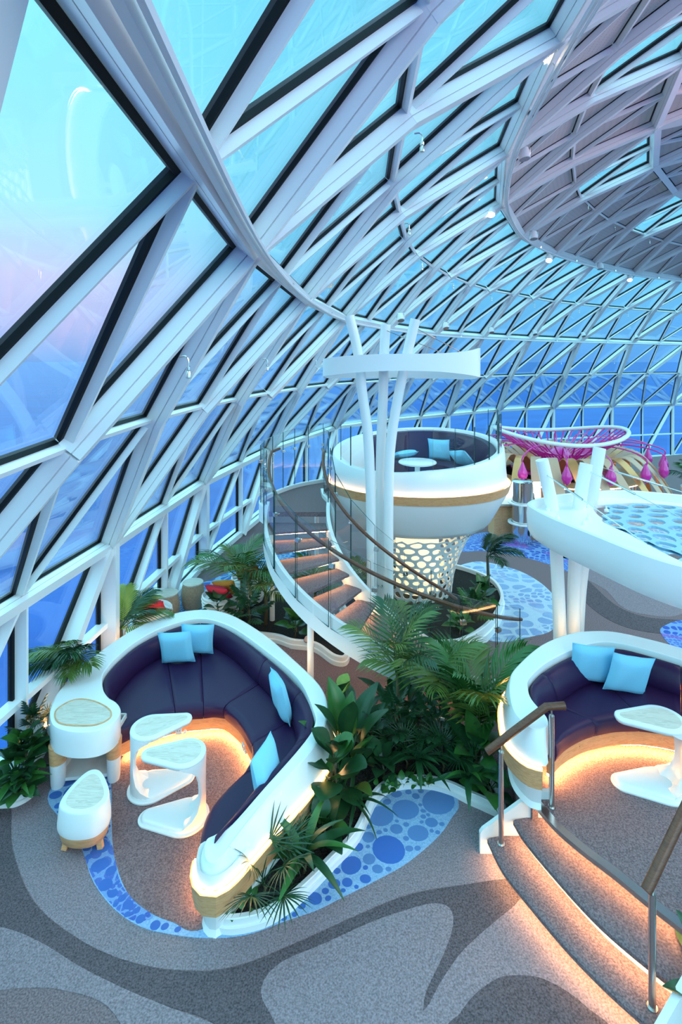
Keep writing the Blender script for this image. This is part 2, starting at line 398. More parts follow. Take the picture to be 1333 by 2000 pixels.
def tier(root, lo, up, am, bm, rng, bulge, is_solid=lambda i, k: False, ring=True):
    for i in rng:
        if not all(k in d for d, k in ((lo, i), (lo, i+1), (up, i), (up, i+1))): continue
        for d, q, e in ((am, i, (lo[i], up[i+1])), (bm, i, (lo[i], up[i])), (bm, i+1, (lo[i+1], up[i+1]))):
            if q not in d: d[q] = (e[0]+e[1])/2-inward((e[0]+e[1])/2)*bulge
        a, b, b1 = am[i], bm[i], bm[i+1]
        km = (lo[i]+lo[i+1])/2; um = (up[i]+up[i+1])/2
        main_beam(root, [lo[i], a, up[i+1]]); main_beam(root, [lo[i], b, up[i]])
        for p, q in ((km, a), (km, b1), (a, b1), (um, a), (um, b), (b, a)): thin_bar(root, p, q)
        B, T = .088, .033
        for k, (tri, ds) in enumerate([((lo[i], km, a), (B, T, B)), ((km, b1, a), (T, T, T)), ((km, lo[i+1], b1), (B, B, T)), ((a, b1, up[i+1]), (T, B, B)),
                        ((lo[i], a, b), (B, T, B)), ((a, um, b), (T, T, T)), ((a, up[i+1], um), (B, B, T)), ((b, um, up[i]), (T, B, B))]):
            pane(root, list(tri), list(ds), is_solid(i, k))
def ring_beam(root, nd, keys, wd=.14, d1=.26, nm='ring_beam'):
    for i, j in zip(keys, keys[1:]):
        if i in nd and j in nd: main_beam(root, [nd[i], nd[j]], nm, wd)
def hub(root, nd, keys, r=.12):
    for i in keys:
        n = inward(nd[i]); m = MB(); m.tube([nd[i]-n*.03, nd[i]+n*.23], [r, r*.8], 10); m.build('hub', M['steel_white'], root)
def rail(root, nd, keys, off, nm='cable_rail', r=.03):
    path = cr([nd[i]+inward(nd[i])*off for i in keys], 8)
    m = MB(); m.tube(path, r, 6); m.tube([p+inward(p)*.07+V3((0, 0, .03)) for p in path], r*.6, 6); m.build(nm, M['steel_white'], root)
    for p in path[4::8]: MB().box(p+V3((0, 0, .03)), (.05, .10, .06)).build('rail_bracket', M['chrome'], root, 0)
lower = structure('wall_dome'); upper = structure('wall_dome_upper'); cap = structure('ceiling'); base = structure('wall_base')
tier(lower, Kn, Un, aL, bL, range(-3, 11), .12)
tier(upper, Un, Vn, aM, bM, range(-2, 10), .15)
glass_cells = lambda i, k: not (i % 2 == 0 and k in (5, 6, 7))
tier(cap, Vn, Wn, {}, {}, range(-1, 9), .10, glass_cells)
tier(cap, Wn, Xn, {}, {}, range(1, 8), .08, glass_cells)
ring_beam(lower, Kn, range(-3, 12)); ring_beam(upper, Un, range(-3, 12), .13); ring_beam(cap, Vn, range(-2, 11), .18); ring_beam(cap, Wn, range(-1, 11), .14)
ring_beam(cap, Xn, range(1, 9), .14)
hub(lower, Kn, range(-1, 12)); hub(upper, Un, range(-1, 12), .10); hub(cap, Vn, range(0, 10), .10); hub(cap, Wn, range(2, 9), .11)
rail(upper, Un, range(-3, 12), .27); rail(cap, Vn, range(-2, 11), .28)
# vertical base wall under the lowest ring
hn = []
for i in range(-3, 11):
    hn += [Kn[i], (Kn[i]+Kn[i+1])/2]
for j, p in enumerate(hn):
    wd = TW*.8 if j % 2 == 0 else TH
    zb = -1.4 if j >= 11 else 0
    n = inward(p); n.z = 0; n.normalize()
    MB().beam(X2(p, zb), p, n, wd, -.02, .24 if j % 2 == 0 else .15).build('post', M['steel_white'], base, 0)
    if j == 0: continue
    q = hn[j-1]
    if j % 2 == 0: MB().beam(X2(q, zb), p, n, TW*.85, -.02, .22).build('brace', M['steel_white'], base, 0)
    else: MB().beam(X2(q, zb), p, n, TH, -.02, .15).build('brace', M['steel_white'], base, 0)
    MB().beam(X2(q, .75+zb*.5), X2(p, .75+zb*.5), n, .07, -.02, .12).build('transom', M['steel_white'], base, 0)
    MB().beam(X2(q, .06+zb), X2(p, .06+zb), V3((0, 0, 1)), .3, -.06, .06).build('sill', M['steel_white'], base, 0)
    B, T = .10, .05
    main = j % 2 == 0
    pane(base, [X2(q, .06+zb), X2(p, .06+zb), p], [T, B if main else T, B if main else T])
    pane(base, [X2(q, .06+zb), p, q], [B if main else T, B, T if main else B])

# ---------------------------------------------------------------- sea, floor and its carpet inlays
MB().add([(-30000, -30000, -38), (30000, -30000, -38), (30000, 30000, -38), (-30000, 30000, -38)], [(0, 1, 2, 3)]).build('sea', M['sea'], None, 0, kind='structure')
rim = [Kn[i]-inward(Kn[i])*.0 for i in range(-3, 12)]
fl = [X2(Kn[i], 0) if i < 3 else X2(Kn[i]+(CEN-Kn[i]).normalized()*(6.5 if i > 4 else (2, 5)[i-3]), 0) for i in range(-3, 12)]+[V3((30, 30, 0)), V3((30, -6, 0))]
lf = [X2(Kn[i], -1.4) for i in range(2, 12)]+[V3((30, 20, -1.4)), V3((2, 12, -1.4))]
lm = MB(); lm.prism(lf, -1.5, -1.4); structure('floor_lower', lm, M['carpet_dark'], smooth=0)
fm = MB(); fm.prism(offset(ccw(fl), .15), -.3, 0); floor = structure('floor', fm, M['carpet_mid'], smooth=0)
def inlay(pix, mt, z=.002, name='carpet_inlay', smooth=True):
    L = [P(x, y, 0) if len(q) == 2 else V3((x, y, 0)) for q in pix for x, y in [q[:2]]]
    if smooth: L = cr(L, 6, True)
    MB().prism(L, -.01, z).build(name, mt, floor, 0)
inlay([(-60, 1500), (13, 1552), (26, 1660), (68, 1762), (157, 1836), (262, 1881), (378, 1896), (473, 1883), (578, 1841), (700, 1786), (800, 1746), (900, 1728), (997, 1716), (1060, 1600), (900, 1480), (640, 1500), (300, 1480), (100, 1490)], M['carpet_light'], .002)
dk = [(-120, 1560), (10, 1552), (24, 1660), (66, 1762), (155, 1836), (262, 1882), (378, 1898), (473, 1885), (578, 1843), (700, 1788), (800, 1748), (900, 1730), (997, 1717), (1080, 1730), (1030, 1758), (997, 1777), (920, 1842), (880, 1890), (840, 1960), (815, 2040), (520, 2100), (420, 2000), (315, 1962), (252, 1936), (157, 1889), (79, 1841), (0, 1811), (-150, 1780)]
inlay(dk, M['carpet_dark'], .003)
inlay([(512, 1925), (550, 1880), (630, 1845), (730, 1800), (800, 1776), (850, 1765), (880, 1776), (885, 1810), (868, 1862), (832, 1940), (800, 2040), (600, 2060), (525, 1975)], M['carpet_light'], .004)
inlay([(-150, 1790), (0, 1811), (79, 1841), (157, 1889), (252, 1936), (315, 1962), (440, 2020), (300, 2080), (210, 1966), (120, 1934), (50, 1930), (-60, 1935), (-200, 1900)], M['carpet_light'], .004)
inlay([(1030, 1758), (997, 1777), (920, 1842), (880, 1890), (840, 1960), (815, 2040), (1290, 2060), (1300, 1990), (1180, 1900), (1100, 1830)], M['carpet_light'], .0035)
inlay([(880, 2020), (900, 1979), (932, 1940), (975, 1911), (1014, 1906), (1056, 1911), (1101, 1933), (1144, 1966), (1200, 2030), (1040, 2100)], M['carpet_dark'], .005)
# blue band round the sofa bay, and its plain brown inside
BAND = [(95, 1550), (123, 1605), (157, 1652), (181, 1720), (220, 1773), (273, 1810), (336, 1826), (404, 1833), (480, 1827), (560, 1799), (620, 1778), (668, 1754), (730, 1723), (796, 1686), (854, 1637), (883, 1598), (896, 1566), (860, 1500), (700, 1480), (300, 1440), (170, 1470)]
BAY = [(215, 1516), (219, 1631), (226, 1684), (247, 1741), (284, 1778), (336, 1802), (404, 1813), (560, 1700), (660, 1560), (640, 1350), (500, 1220), (390, 1210), (250, 1260), (160, 1400), (190, 1490)]
inlay(BAND, M['ground_blue'], .006)
inlay([(160, 1640), (181, 1716), (220, 1770), (262, 1800), (300, 1790), (255, 1752), (232, 1715), (222, 1660), (200, 1630)], M['pebble_deep'], .0065)
inlay(BAY, M['carpet_mid'], .008)
# the pebble dots woven into the blue band: each an ellipse of its own
def inpoly(p, L):
    c = False
    for a, b in zip(L, L[1:]+L[:1]):
        if (a.y > p.y) != (b.y > p.y) and p.x < (b.x-a.x)*(p.y-a.y)/(b.y-a.y)+a.x: c = not c
    return c
def edge_d(p, L):
    d = 9
    for a, b in zip(L, L[1:]+L[:1]):
        e = b-a; t = max(0, min(1, (p-a).dot(e)/max(e.length_squared, 1e-9))); d = min(d, (p-a-e*t).length)
    return d
bandL = cr([P(x, y) for x, y in BAND], 4, True); bayL = cr([P(x, y) for x, y in BAY], 4, True)
CURB = v2([(1.39, 5.43), (.9, 5.66), (.57, 5.63), (.36, 5.46), (.16, 5.03), (-.08, 4.75), (-.29, 4.52), (-.47, 4.36), (-.9, 4.22), (-1.0, 4.9), (-.2, 6.0), (1.2, 6.6)])
DOT = {k: None for k in ('dot_deep', 'dot_mid')}
for k in DOT:
    mb = MB(); mb.loft([[V3((math.cos(a), math.sin(a), -.006)) for a in [2*pi*i/18 for i in range(18)]], [V3((math.cos(a), math.sin(a), .0)) for a in [2*pi*i/18 for i in range(18)]]], cap=(False, True))
    me = bpy.data.meshes.new('carpet_dot'); me.from_pydata(mb.v, [], mb.f); me.materials.append(M[k]); DOT[k] = me
rd = random.Random(5); placed = []
for R_, tries in ((.15, 45), (.115, 90), (.085, 260), (.06, 1200), (.042, 5000), (.030, 9000), (.022, 9000)):
    for _ in range(tries):
        if len(placed) > 290: break
        p = V3((rd.uniform(-3.6, 1.3), rd.uniform(4.1, 6.0), 0)); r_ = R_*rd.uniform(.85, 1.15)
        if not inpoly(p, bandL) or inpoly(p, bayL) or inpoly(p, CURB): continue
        if any((p-q_).length < r_+r2+.010 for q_, r2 in placed): continue
        if edge_d(p, bandL) < r_*1.0 or edge_d(p, bayL) < r_*1.0 or edge_d(p, CURB) < r_*.3: continue
        placed.append((p, r_))
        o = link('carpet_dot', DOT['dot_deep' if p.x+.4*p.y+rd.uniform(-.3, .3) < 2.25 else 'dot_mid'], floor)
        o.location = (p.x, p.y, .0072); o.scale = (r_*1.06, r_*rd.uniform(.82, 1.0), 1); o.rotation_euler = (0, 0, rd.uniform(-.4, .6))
# far floor
inlay([(900, 1075), (929, 1043), (1000, 1043), (1075, 1066), (1160, 1090), (1130, 1120), (1075, 1103), (1014, 1086), (949, 1076)], M['pebble_deep'], .004)
inlay([(880, 1120), (923, 1098), (965, 1101), (1014, 1115), (1053, 1136), (1082, 1163), (1098, 1195), (1082, 1228), (1046, 1242), (960, 1252), (890, 1200)], M['pebble_pale'], .004)
inlay([(1075, 1103), (1120, 1120), (1180, 1150), (1215, 1185), (1260, 1200), (1333, 1200), (1420, 1150), (1333, 1100), (1200, 1085)], M['carpet_light'], .003)
inlay([(1292, 1238), (1300, 1222), (1340, 1212), (1420, 1225), (1400, 1290), (1330, 1275)], M['pebble_deep'], .006)
inlay([(225, 1215), (330, 1150), (420, 1130), (560, 1060), (600, 1100), (470, 1190), (380, 1250), (250, 1275)], M['pebble'], .004)
inlay([(1100, 1090), (1130, 1040), (1240, 1010), (1400, 1010), (1400, 1070), (1250, 1085)], M['pebble_pale'], .004)
inlay([(1140, 1128), (1200, 1180), (1260, 1205), (1340, 1214), (1340, 1238), (1250, 1232), (1180, 1205), (1132, 1160)], M['carpet_dark'], .005)
# ---------------------------------------------------------------- lounge sofas
def pts3(L, z=None): return [V3((q[0], q[1], q[2] if len(q) > 2 else z)) for q in L]
def sofa(name, label, Z, outer, front, inner, segs, plinth_cut=(0, None)):
    c = V3((sum(p[0] for p in outer)/len(outer), sum(p[1] for p in outer)/len(outer), Z))
    root = thing(name, label, 'sofa', c)
    RZ = .72
    L3 = [V3((q[0], q[1], Z+(q[2] if len(q) > 2 else RZ))) for q in outer+front+inner]
    wt = [1.0]*len(outer)+[.0]*len(front)+[0.0]*len(inner)
    loop = cr([V3((p.x, p.y, p.z)) for p in L3], 5, True)
    wts = [wt[(i//5)]*(1-(i % 5)/5)+wt[(i//5+1) % len(wt)]*((i % 5)/5) for i in range(len(loop))]
    m = MB()
    def ring(o, dz, zabs=None, flat=0):
        r = offset(loop, [w_*o+flat for w_ in wts])
        return [V3((p.x, p.y, (q.z+dz) if zabs is None else min(zabs, q.z-.02))) for p, q in zip(r, loop)]
    m.loft([ring(0, 0, None, -.02), ring(0, -.006, None, -.006), ring(.004, -.025), ring(.03, -.10), ring(.055, 0, Z+.54), ring(.075, 0, Z+.445), ring(-.02, 0, Z+.445, -.03)], cap=(False, False))
    top = ring(0, 0, None, -.02)
    m.add(top, [tuple(range(len(top)))])
    shell = fix_normals(m.build('shell', M['white'], root, 35))
    op = resample(cr(pts3([(q[0], q[1], 0) for q in outer]), 8), 150)
    def sweep(nm, prof, mt, path=op, **kw):
        rings = [[X2(p, Z+z) for p, z in zip(col, [q[1] for q in prof])] for col in zip(*[offset(path, o, False) for o, _ in prof])]
        mm = MB(); mm.loft([list(r) for r in rings]); return fix_normals(mm.build(nm, mt, root, 35, **kw))
    sweep('wood_band', [(.115, .425), (.09, .24), (-.05, .24), (-.05, .425)], M['wood'])
    sweep('plinth', [(.055, .24), (.0, .05), (.02, 0), (-.08, 0), (-.08, .24)], M['white'])
    sweep('led_strip', [(.098, .437), (.098, .426), (.078, .426), (.078, .437)], M['led'])
    sp = []
    for I, Sx in segs:
        n = max(6, 3*max(len(I), len(Sx)))
        Ip = resample(cr(pts3([(a, b, 0) for a, b in I]), 6), n); Sp = resample(cr(pts3([(a, b, 0) for a, b in Sx]), 6), n)
        sp += Sp if not sp else Sp[1:]
        def prof(i, kind):
            a, s = Ip[i], Sp[i]; d = s-a; L = max(d.length, .08); d = d.normalized(); k = min(1, L/.6)
            if kind == 's':
                q = [(.03, .25), (.03, .40), (L-.09*k, .415), (L-.03*k, .405), (L, .375), (L, .30), (L-.02, .245)]
            else:
                q = [(.015, .40), (.015, .655), (.05*k, .675), (.10*k, .665), (.15*k, .62), (.19*k, .54), (.21*k, .45), (.19*k, .40)]
            return [X2(a+d*u, Z+z) for u, z in q]
        for kind, nm in (('s', 'seat_cushion'), ('b', 'back_cushion')):
            rings = [prof(i, kind) for i in range(n)]
            def shrink(r, f, toward, t):
                cc = sum(r, V3((0, 0, 0)))/len(r); return [cc+(p-cc)*f+(toward-p)*t for p in r]
            def lerp(r, q, t): return [a.lerp(b, t) for a, b in zip(r, q)]
            st = [[cc for cc in shrink(lerp(rings[0], rings[1], .03), .94, V3(), 0)], lerp(rings[0], rings[1], .12)]
            en = [lerp(rings[-1], rings[-2], .12), shrink(lerp(rings[-1], rings[-2], .03), .94, V3(), 0)]
            mm = MB(); mm.loft(st+rings[1:-1]+en); fix_normals(mm.build(nm, M['leather'], root, 50))
    spath = resample(sp, 60)
    # travel goes from the cabinet end to the other; the seating bay's floor lies to the right
    sweep('kickboard', [(-.05, .25), (-.05, .085), (-.10, .085), (-.10, .25)], M['wood'], spath)
    sweep('led_strip', [(-.075, .083), (-.075, .066), (-.098, .066), (-.098, .083)], M['led_soft'], spath)
    return root, spath
def socket(root, p, nrm, sz=(.075, .012, .075)):
    nrm = V3(nrm).normalized(); R = Matrix((V3((nrm.y, -nrm.x, 0)), nrm, V3((0, 0, 1)))).transposed()
    m = MB(); m.box(p, sz, R=R); m.box(p+nrm*.007, (.05, .008, .05), R=R)
    s = m.build('power_socket', M['socket'], root, 0)
    k = MB()
    for dx in (-.012, .012): k.box(p+nrm*.0125+R @ V3((dx, 0, .008)), (.005, .004, .012), R=R)
    k.build('socket_slot', M['dark'], s, 0)
    q = MB(); q.tube([p+R @ V3((-.075, 0, -.01)), p+R @ V3((-.075, .012, -.01))], .022, 10); q.build('round_port', M['socket'], root)

outL = [(-1.13, 4.42, .60), (-1.12, 4.31, .59), (-1.07, 4.235, .585), (-1.0, 4.22, .59), (-.92, 4.29, .61), (-.80, 4.47, .66), (-.61, 4.76, .70), (-.44, 5.0), (-.27, 5.3), (-.17, 5.6), (-.15, 5.95), (-.26, 6.34), (-.64, 6.91), (-1.11, 7.53), (-1.7, 8.1), (-2.19, 8.26), (-2.68, 8.06), (-3.04, 7.59), (-3.28, 6.86), (-3.33, 6.29), (-3.30, 6.04)]
frontL = [(-3.23, 5.84), (-3.09, 5.64), (-2.92, 5.55), (-2.75, 5.52), (-2.58, 5.54), (-2.47, 5.62), (-2.43, 5.75), (-2.46, 5.89)]
inL = [(-2.56, 6.01), (-2.70, 6.11), (-2.84, 6.29), (-2.95, 6.56), (-2.94, 6.91), (-2.82, 7.35), (-2.57, 7.72), (-2.13, 7.96), (-1.62, 7.72), (-1.05, 7.12), (-.54, 6.47), (-.31, 5.87), (-.29, 5.62), (-.41, 5.32), (-.70, 4.81), (-.93, 4.50, .66), (-1.06, 4.46, .61)]
segL = [([(-2.6, 6.02), (-2.7, 6.11), (-2.84, 6.29), (-2.95, 6.56), (-2.94, 6.91), (-2.82, 7.35), (-2.57, 7.72)], [(-2.5, 5.98), (-2.25, 6.22), (-2.0, 6.35)]),
        ([(-2.57, 7.72), (-2.37, 7.88), (-2.13, 7.96)], [(-2.0, 6.35), (-1.84, 6.39), (-1.67, 6.41)]),
        ([(-2.13, 7.96), (-1.9, 7.92), (-1.62, 7.72), (-1.3, 7.4), (-.95, 7.0)], [(-1.67, 6.41), (-1.55, 6.43), (-1.43, 6.41)]),
        ([(-.95, 7.0), (-.7, 6.68), (-.45, 6.3)], [(-1.43, 6.41), (-1.2, 6.17), (-.98, 5.79)]),
        ([(-.45, 6.3), (-.33, 6.0), (-.29, 5.75), (-.33, 5.5)], [(-.98, 5.79), (-.95, 5.6), (-1.0, 5.39)]),
        ([(-.33, 5.5), (-.55, 5.08), (-.8, 4.68), (-.94, 4.48), (-1.03, 4.37)], [(-1.0, 5.39), (-1.18, 5.1), (-1.25, 4.85), (-1.22, 4.56), (-1.12, 4.36)])]
sofa_l, spL = sofa('lounge_sofa', 'aubergine leather lounge sofa in a curved white shell with an end cabinet', 0, outL, frontL, inL, segL)
# end cabinet of the sofa
def blob(L, n=6): return cr(v2(L), n, True)
m = MB(); m.prism(blob([(-3.16, 5.86), (-3.05, 5.68), (-2.86, 5.62), (-2.62, 5.63), (-2.52, 5.74), (-2.60, 5.88), (-2.85, 6.02), (-3.06, 6.03)]), .70, .7245); m.build('table_inlay', M['ash'], sofa_l, 30)
m = MB()
ir = blob([(-3.16, 5.86), (-3.05, 5.68), (-2.86, 5.62), (-2.62, 5.63), (-2.52, 5.74), (-2.60, 5.88), (-2.85, 6.02), (-3.06, 6.03)])
ou = offset(ir, .012); m.loft([[X2(p, .7205) for p in ir], [X2(p, .730) for p in ir], [X2(p, .730) for p in ou], [X2(p, .7205) for p in ou]], cap=(False, False)); m.build('inlay_rim', M['wood'], sofa_l)
for cx_, cy_, r in ((-3.07, 5.72, .085), (-2.50, 5.80, .075)):
    m = MB(); m.lathe([(r*.75, 0), (r*.86, .04), (r*.98, .27)], (cx_, cy_, 0), 16, sy=1.1); m.build('cabinet_leg', M['white'], sofa_l)
    m = MB(); m.lathe([(r, .27), (r*1.1, .46)], (cx_, cy_, 0), 16, sy=1.1); m.build('leg_wood_cap', M['wood'], sofa_l)
fp = cr(v2([(-3.15, 5.80), (-3.0, 5.66), (-2.75, 5.60), (-2.55, 5.66), (-2.46, 5.80)]), 6)
m = MB(); m.rect_sweep(fp, .05, .425, .452); m.build('wood_edge', M['wood'], sofa_l)
m = MB(); m.box((-2.80, 6.20, .25), (.54, .02, .42)); m.box((-3.08, 5.97, .25), (.02, .46, .42)); m.box((-2.53, 6.02, .25), (.02, .36, .42)); m.build('cabinet_wall', M['marble'], sofa_l, 0)
m = MB(); m.prism(v2([(-3.08, 5.72), (-2.52, 5.80), (-2.52, 6.2), (-3.09, 6.2)]), .04, .075); m.build('cabinet_shelf', M['marble'], sofa_l, 0)
socket(sofa_l, V3((-1.955, 6.345, .155)), (.15, -1, 0)); socket(sofa_l, V3((-1.125, 6.085, .155)), (-.9, -.6, 0))

Zp = .51
outR = [(5.6, 4.2), (5.2, 5.0), (4.6, 5.68), (4.01, 6.22), (3.72, 6.43), (3.44, 6.58), (3.19, 6.61), (2.86, 6.55), (2.39, 6.28), (1.93, 5.82), (1.78, 5.57), (1.69, 5.27), (1.67, 5.04), (1.74, 4.86), (1.83, 4.82)]
# the second sofa runs the other way round: mirrored order so that the outside stays on the right of travel
outR = outR
frontR = [(1.90, 4.86), (1.94, 4.93)]
inR = [(1.955, 5.03), (1.91, 5.27), (1.94, 5.46), (2.02, 5.62), (2.33, 5.92), (2.79, 6.21), (3.10, 6.33), (3.32, 6.31), (3.57, 6.17), (3.84, 5.96), (4.4, 5.46), (4.95, 4.8), (5.35, 4.1)]
segR = [([(1.955, 5.06), (1.91, 5.27), (1.94, 5.46), (2.02, 5.62), (2.18, 5.8)], [(2.07, 5.06), (2.23, 5.2), (2.45, 5.33), (2.60, 5.39)]),
        ([(2.18, 5.8), (2.5, 6.04), (2.79, 6.21), (3.02, 6.31)], [(2.60, 5.39), (2.85, 5.45), (3.10, 5.46)]),
        ([(3.02, 6.31), (3.32, 6.31), (3.57, 6.17), (3.84, 5.96)], [(3.10, 5.46), (3.30, 5.42), (3.46, 5.36)]),
        ([(3.84, 5.96), (4.4, 5.46), (4.7, 5.12)], [(3.46, 5.36), (3.8, 5.1), (4.0, 4.85)]),
        ([(4.7, 5.12), (4.95, 4.8), (5.35, 4.1)], [(4.0, 4.85), (4.3, 4.4), (4.6, 3.9)])]
sofa_r, spR = sofa('lounge_sofa', 'aubergine leather lounge sofa in a white shell on the raised platform', Zp, outR, frontR, inR, segR)
socket(sofa_r, V3((2.44, 5.395, Zp+.155)), (.5, -.87, 0))

def pillow(name, label, loc, nrm, size=.45, spin=0, thick=.15, mt='blue_fabric', group='pale blue scatter cushions'):
    n = 10; m = MB()
    def pt(i, j, s):
        u, v = 2*i/n-1, 2*j/n-1
        k = 1-.07*(1-abs(u)**2.0)*abs(v)**3; k2 = 1-.07*(1-abs(v)**2.0)*abs(u)**3
        h = (max(0, 1-u**4)*max(0, 1-v**4))**.45
        return V3((u*k2*size/2, s*h*thick/2*(1+.06*math.sin(5*u+3*v)), v*k*size/2))
    for s in (-1, 1):
        vs = [pt(i, j, s) for i in range(n+1) for j in range(n+1)]
        fs = [(i*(n+1)+j, (i+1)*(n+1)+j, (i+1)*(n+1)+j+1, i*(n+1)+j+1) for i in range(n) for j in range(n)]
        m.add(vs, fs if s < 0 else [f[::-1] for f in fs])
    pipe = [pt(i, 0, 0) for i in range(n)]+[pt(n, j, 0) for j in range(n)]+[pt(n-i, n, 0) for i in range(n)]+[pt(0, n-j, 0) for j in range(n)]
    root = thing(name, label, 'cushion', loc, group)
    y = V3(nrm).normalized(); x = y.cross(V3((0, 0, 1))).normalized(); z = x.cross(y)
    R = Matrix((x, -y, z)).transposed() @ Matrix.Rotation(spin, 3, 'Y')
    root.rotation_euler = R.to_euler(); wl = WLOC[root.name]; WLOC[root.name] = V3((0, 0, 0))
    m.build('cover', M[mt], root, 60)
    q = MB(); q.tube(pipe+[pipe[0]], .004, 5, False); q.build('piping', M[mt], root)
    WLOC[root.name] = wl; return root
pillow('cushion', 'pale blue square cushion in front of another on the back of the first sofa', (-2.28, 7.30, .645), (-.05, -1, .16), .47, .08)
pillow('cushion', 'pale blue square cushion half hidden behind another on the first sofa', (-2.05, 7.52, .645), (.1, -1, .16), .46, -.06)
pillow('cushion', 'pale blue cushion turned edge-on against the bend of the first sofa, near the palms', (-.72, 6.22, .655), (-1, -.42, .22), .47, .05)
pillow('cushion', 'pale blue cushion seen from its edge at the low end of the first sofa', (-.72, 5.10, .635), (-1, .30, .3), .47, .1)
pillow('cushion', 'pale blue cushion leaning behind its twin on the platform sofa', (2.86, 6.02, Zp+.645), (-.1, -1, .16), .46, -.06)
pillow('cushion', 'pale blue cushion tilted in front of its twin on the platform sofa', (3.19, 5.84, Zp+.63), (.05, -1, .2), .47, -.16)

# ---------------------------------------------------------------- side tables and stool
def teardrop(k=1.0, n=14):
    c0, r0, c1, r1 = V3((.11, 0, 0)), .205*k, V3((-.235, 0, 0)), .095*k
    a0 = math.acos((r0-r1)/(c0-c1).length)
    L = [c0+V3((math.cos(t), math.sin(t), 0))*r0 for t in [-(pi-a0)+2*(pi-a0)*i/(n*2) for i in range(n*2+1)]]
    L += [c1+V3((math.cos(t), math.sin(t), 0))*r1 for t in [(pi-a0)+2*a0*i/n for i in range(1, n)]]
    return L
def c_table(label, loc, rot):
    root = thing('side_table', label, 'table', (0, 0, 0), 'white C-shaped side tables')
    T = teardrop(); z = lambda L, h: [X2(p, h) for p in L]
    HT = .665
    m = MB(); m.loft([z(offset(T, -.05), HT-.055), z(offset(T, -.012), HT-.045), z(T, HT-.02), z(offset(T, -.004), HT-.004), z(offset(T, -.012), HT)]); m.build('tabletop', M['white'], root, 50)
    m = MB(); m.prism([p for p in offset(T, -.05)], HT-.004, HT+.0015); m.build('wood_inlay', M['ash'], root, 30)
    rings = []; c = V3((.11, 0, 0))
    for h, ang, ro, ri in ((HT-.03, 92, .203, .08), (HT-.055, 80, .203, .11), (HT-.09, 60, .202, .145), (HT-.15, 42, .201, .16), (.42, 30, .20, .165), (.33, 27, .199, .165), (.24, 30, .20, .162), (.15, 42, .201, .15), (.10, 58, .202, .13), (.065, 78, .203, .09), (.03, 92, .203, .05)):
        a = math.radians(ang); k = 12
        rings.append([X2(c+V3((math.cos(-a+2*a*i/k), math.sin(-a+2*a*i/k), 0))*ro, h) for i in range(k+1)]+[X2(c+V3((math.cos(a-2*a*i/k), math.sin(a-2*a*i/k), 0))*ri, h) for i in range(k+1)])
    m = MB(); m.loft(rings); fix_normals(m.build('stem', M['white'], root, 50))
    m = MB(); m.loft([z(offset(T, -.0), .018), z(T, .035), z(offset(T, -.012), .05), z(offset(T, -.03), .055)]); m.build('base', M['white'], root, 50)
    m = MB(); m.loft([z(offset(T, .025), 0), z(offset(T, .03), .008), z(offset(T, .028), .018)]); m.build('foot_plate', M['white'], root, 50)
    root.location = loc; root.rotation_euler = (0, 0, rot); return root
c_table('white C-shaped side table whose stem stands next to the sofa cabinet, wood top pointing away', (-1.955, 5.72, .009), math.radians(203))
c_table('white C-shaped side table nearest the open end of the first sofa, stem towards the seats', (-1.675, 5.30, .009), math.radians(2))
c_table('white C-shaped side table on the raised platform', (2.985, 5.08, Zp), math.radians(-6))
root = thing('stool', 'small white egg-shaped stool with pale wood top and oak base on the blue carpet band', 'stool', (-2.45, 5.08, .007))
so = blob([(-2.60, 5.40), (-2.68, 5.18), (-2.68, 4.97), (-2.56, 4.87), (-2.40, 4.85), (-2.26, 4.90), (-2.21, 5.06), (-2.33, 5.27), (-2.48, 5.42)])
cc = V3((-2.45, 5.08, 0))
sc = lambda k, h: [X2(cc+(p-cc)*k, h) for p in so]
m = MB(); m.loft([sc(.97, .19), sc(1.0, .215), sc(1.0, .25), sc(.93, .41), sc(.90, .425), sc(.88, .428)]); m.build('body', M['white'], root, 50)
m = MB(); m.loft([sc(.70, .425), sc(.70, .431)]); m.build('seat_inlay', M['ash'], root, 30)
m = MB(); m.loft([sc(.70, .055), sc(.86, .09), sc(.965, .19)]); m.build('wood_bowl', M['wood'], root, 50)
for p in ((-2.59, 4.98), (-2.29, 4.99), (-2.55, 5.28)):
    d = (V3((p[0], p[1], 0))-cc)*.25; m = MB(); m.beam(X2(p, .10), X2(V3(p+(0,))+d*.5, .007), V3((0, 1, 0)), .05, -.02, .02); m.build('leg', M['wood'], root, 0)

# ---------------------------------------------------------------- raised platform and its steps
nose = [(1.80, 5.0), (1.84, 4.9), (1.93, 4.65), (2.06, 4.44), (2.22, 4.23), (2.36, 4.02), (2.52, 3.80)]
t2 = [(1.60, 4.90), (1.64, 4.71), (1.77, 4.39), (1.93, 4.06), (2.08, 3.84), (2.30, 3.58)]
t1 = [(1.36, 4.90), (1.41, 4.61), (1.53, 4.34), (1.71, 3.99), (1.89, 3.72), (2.10, 3.47)]
pf = thing('platform', 'raised carpeted platform with a steel edge under the second sofa', 'platform', (3, 5, 0))
pl = [(q[0], q[1]) for q in nose[1:]]+[(3.2, 3.2), (5.9, 3.0), (5.6, 4.25), (5.2, 5.05), (4.6, 5.7), (4.0, 6.2), (3.45, 6.55), (2.9, 6.52), (2.4, 6.25), (1.95, 5.8), (1.8, 5.5), (1.72, 5.1), (1.78, 4.9)]
sh = lambda L, k: [(x+.85*k, y+.5*k) for x, y in L]
pl2 = sh(pl[:6], .14)+pl[6:]
m = MB(); m.prism(v2(pl2), .02, Zp-.045); m.build('body', M['carpet_mid'], pf, 0)
m = MB(); m.prism(v2(pl), Zp-.045, Zp); m.build('deck', M['carpet_mid'], pf, 0)
npth = resample(cr(v2(nose[1:])), 40)
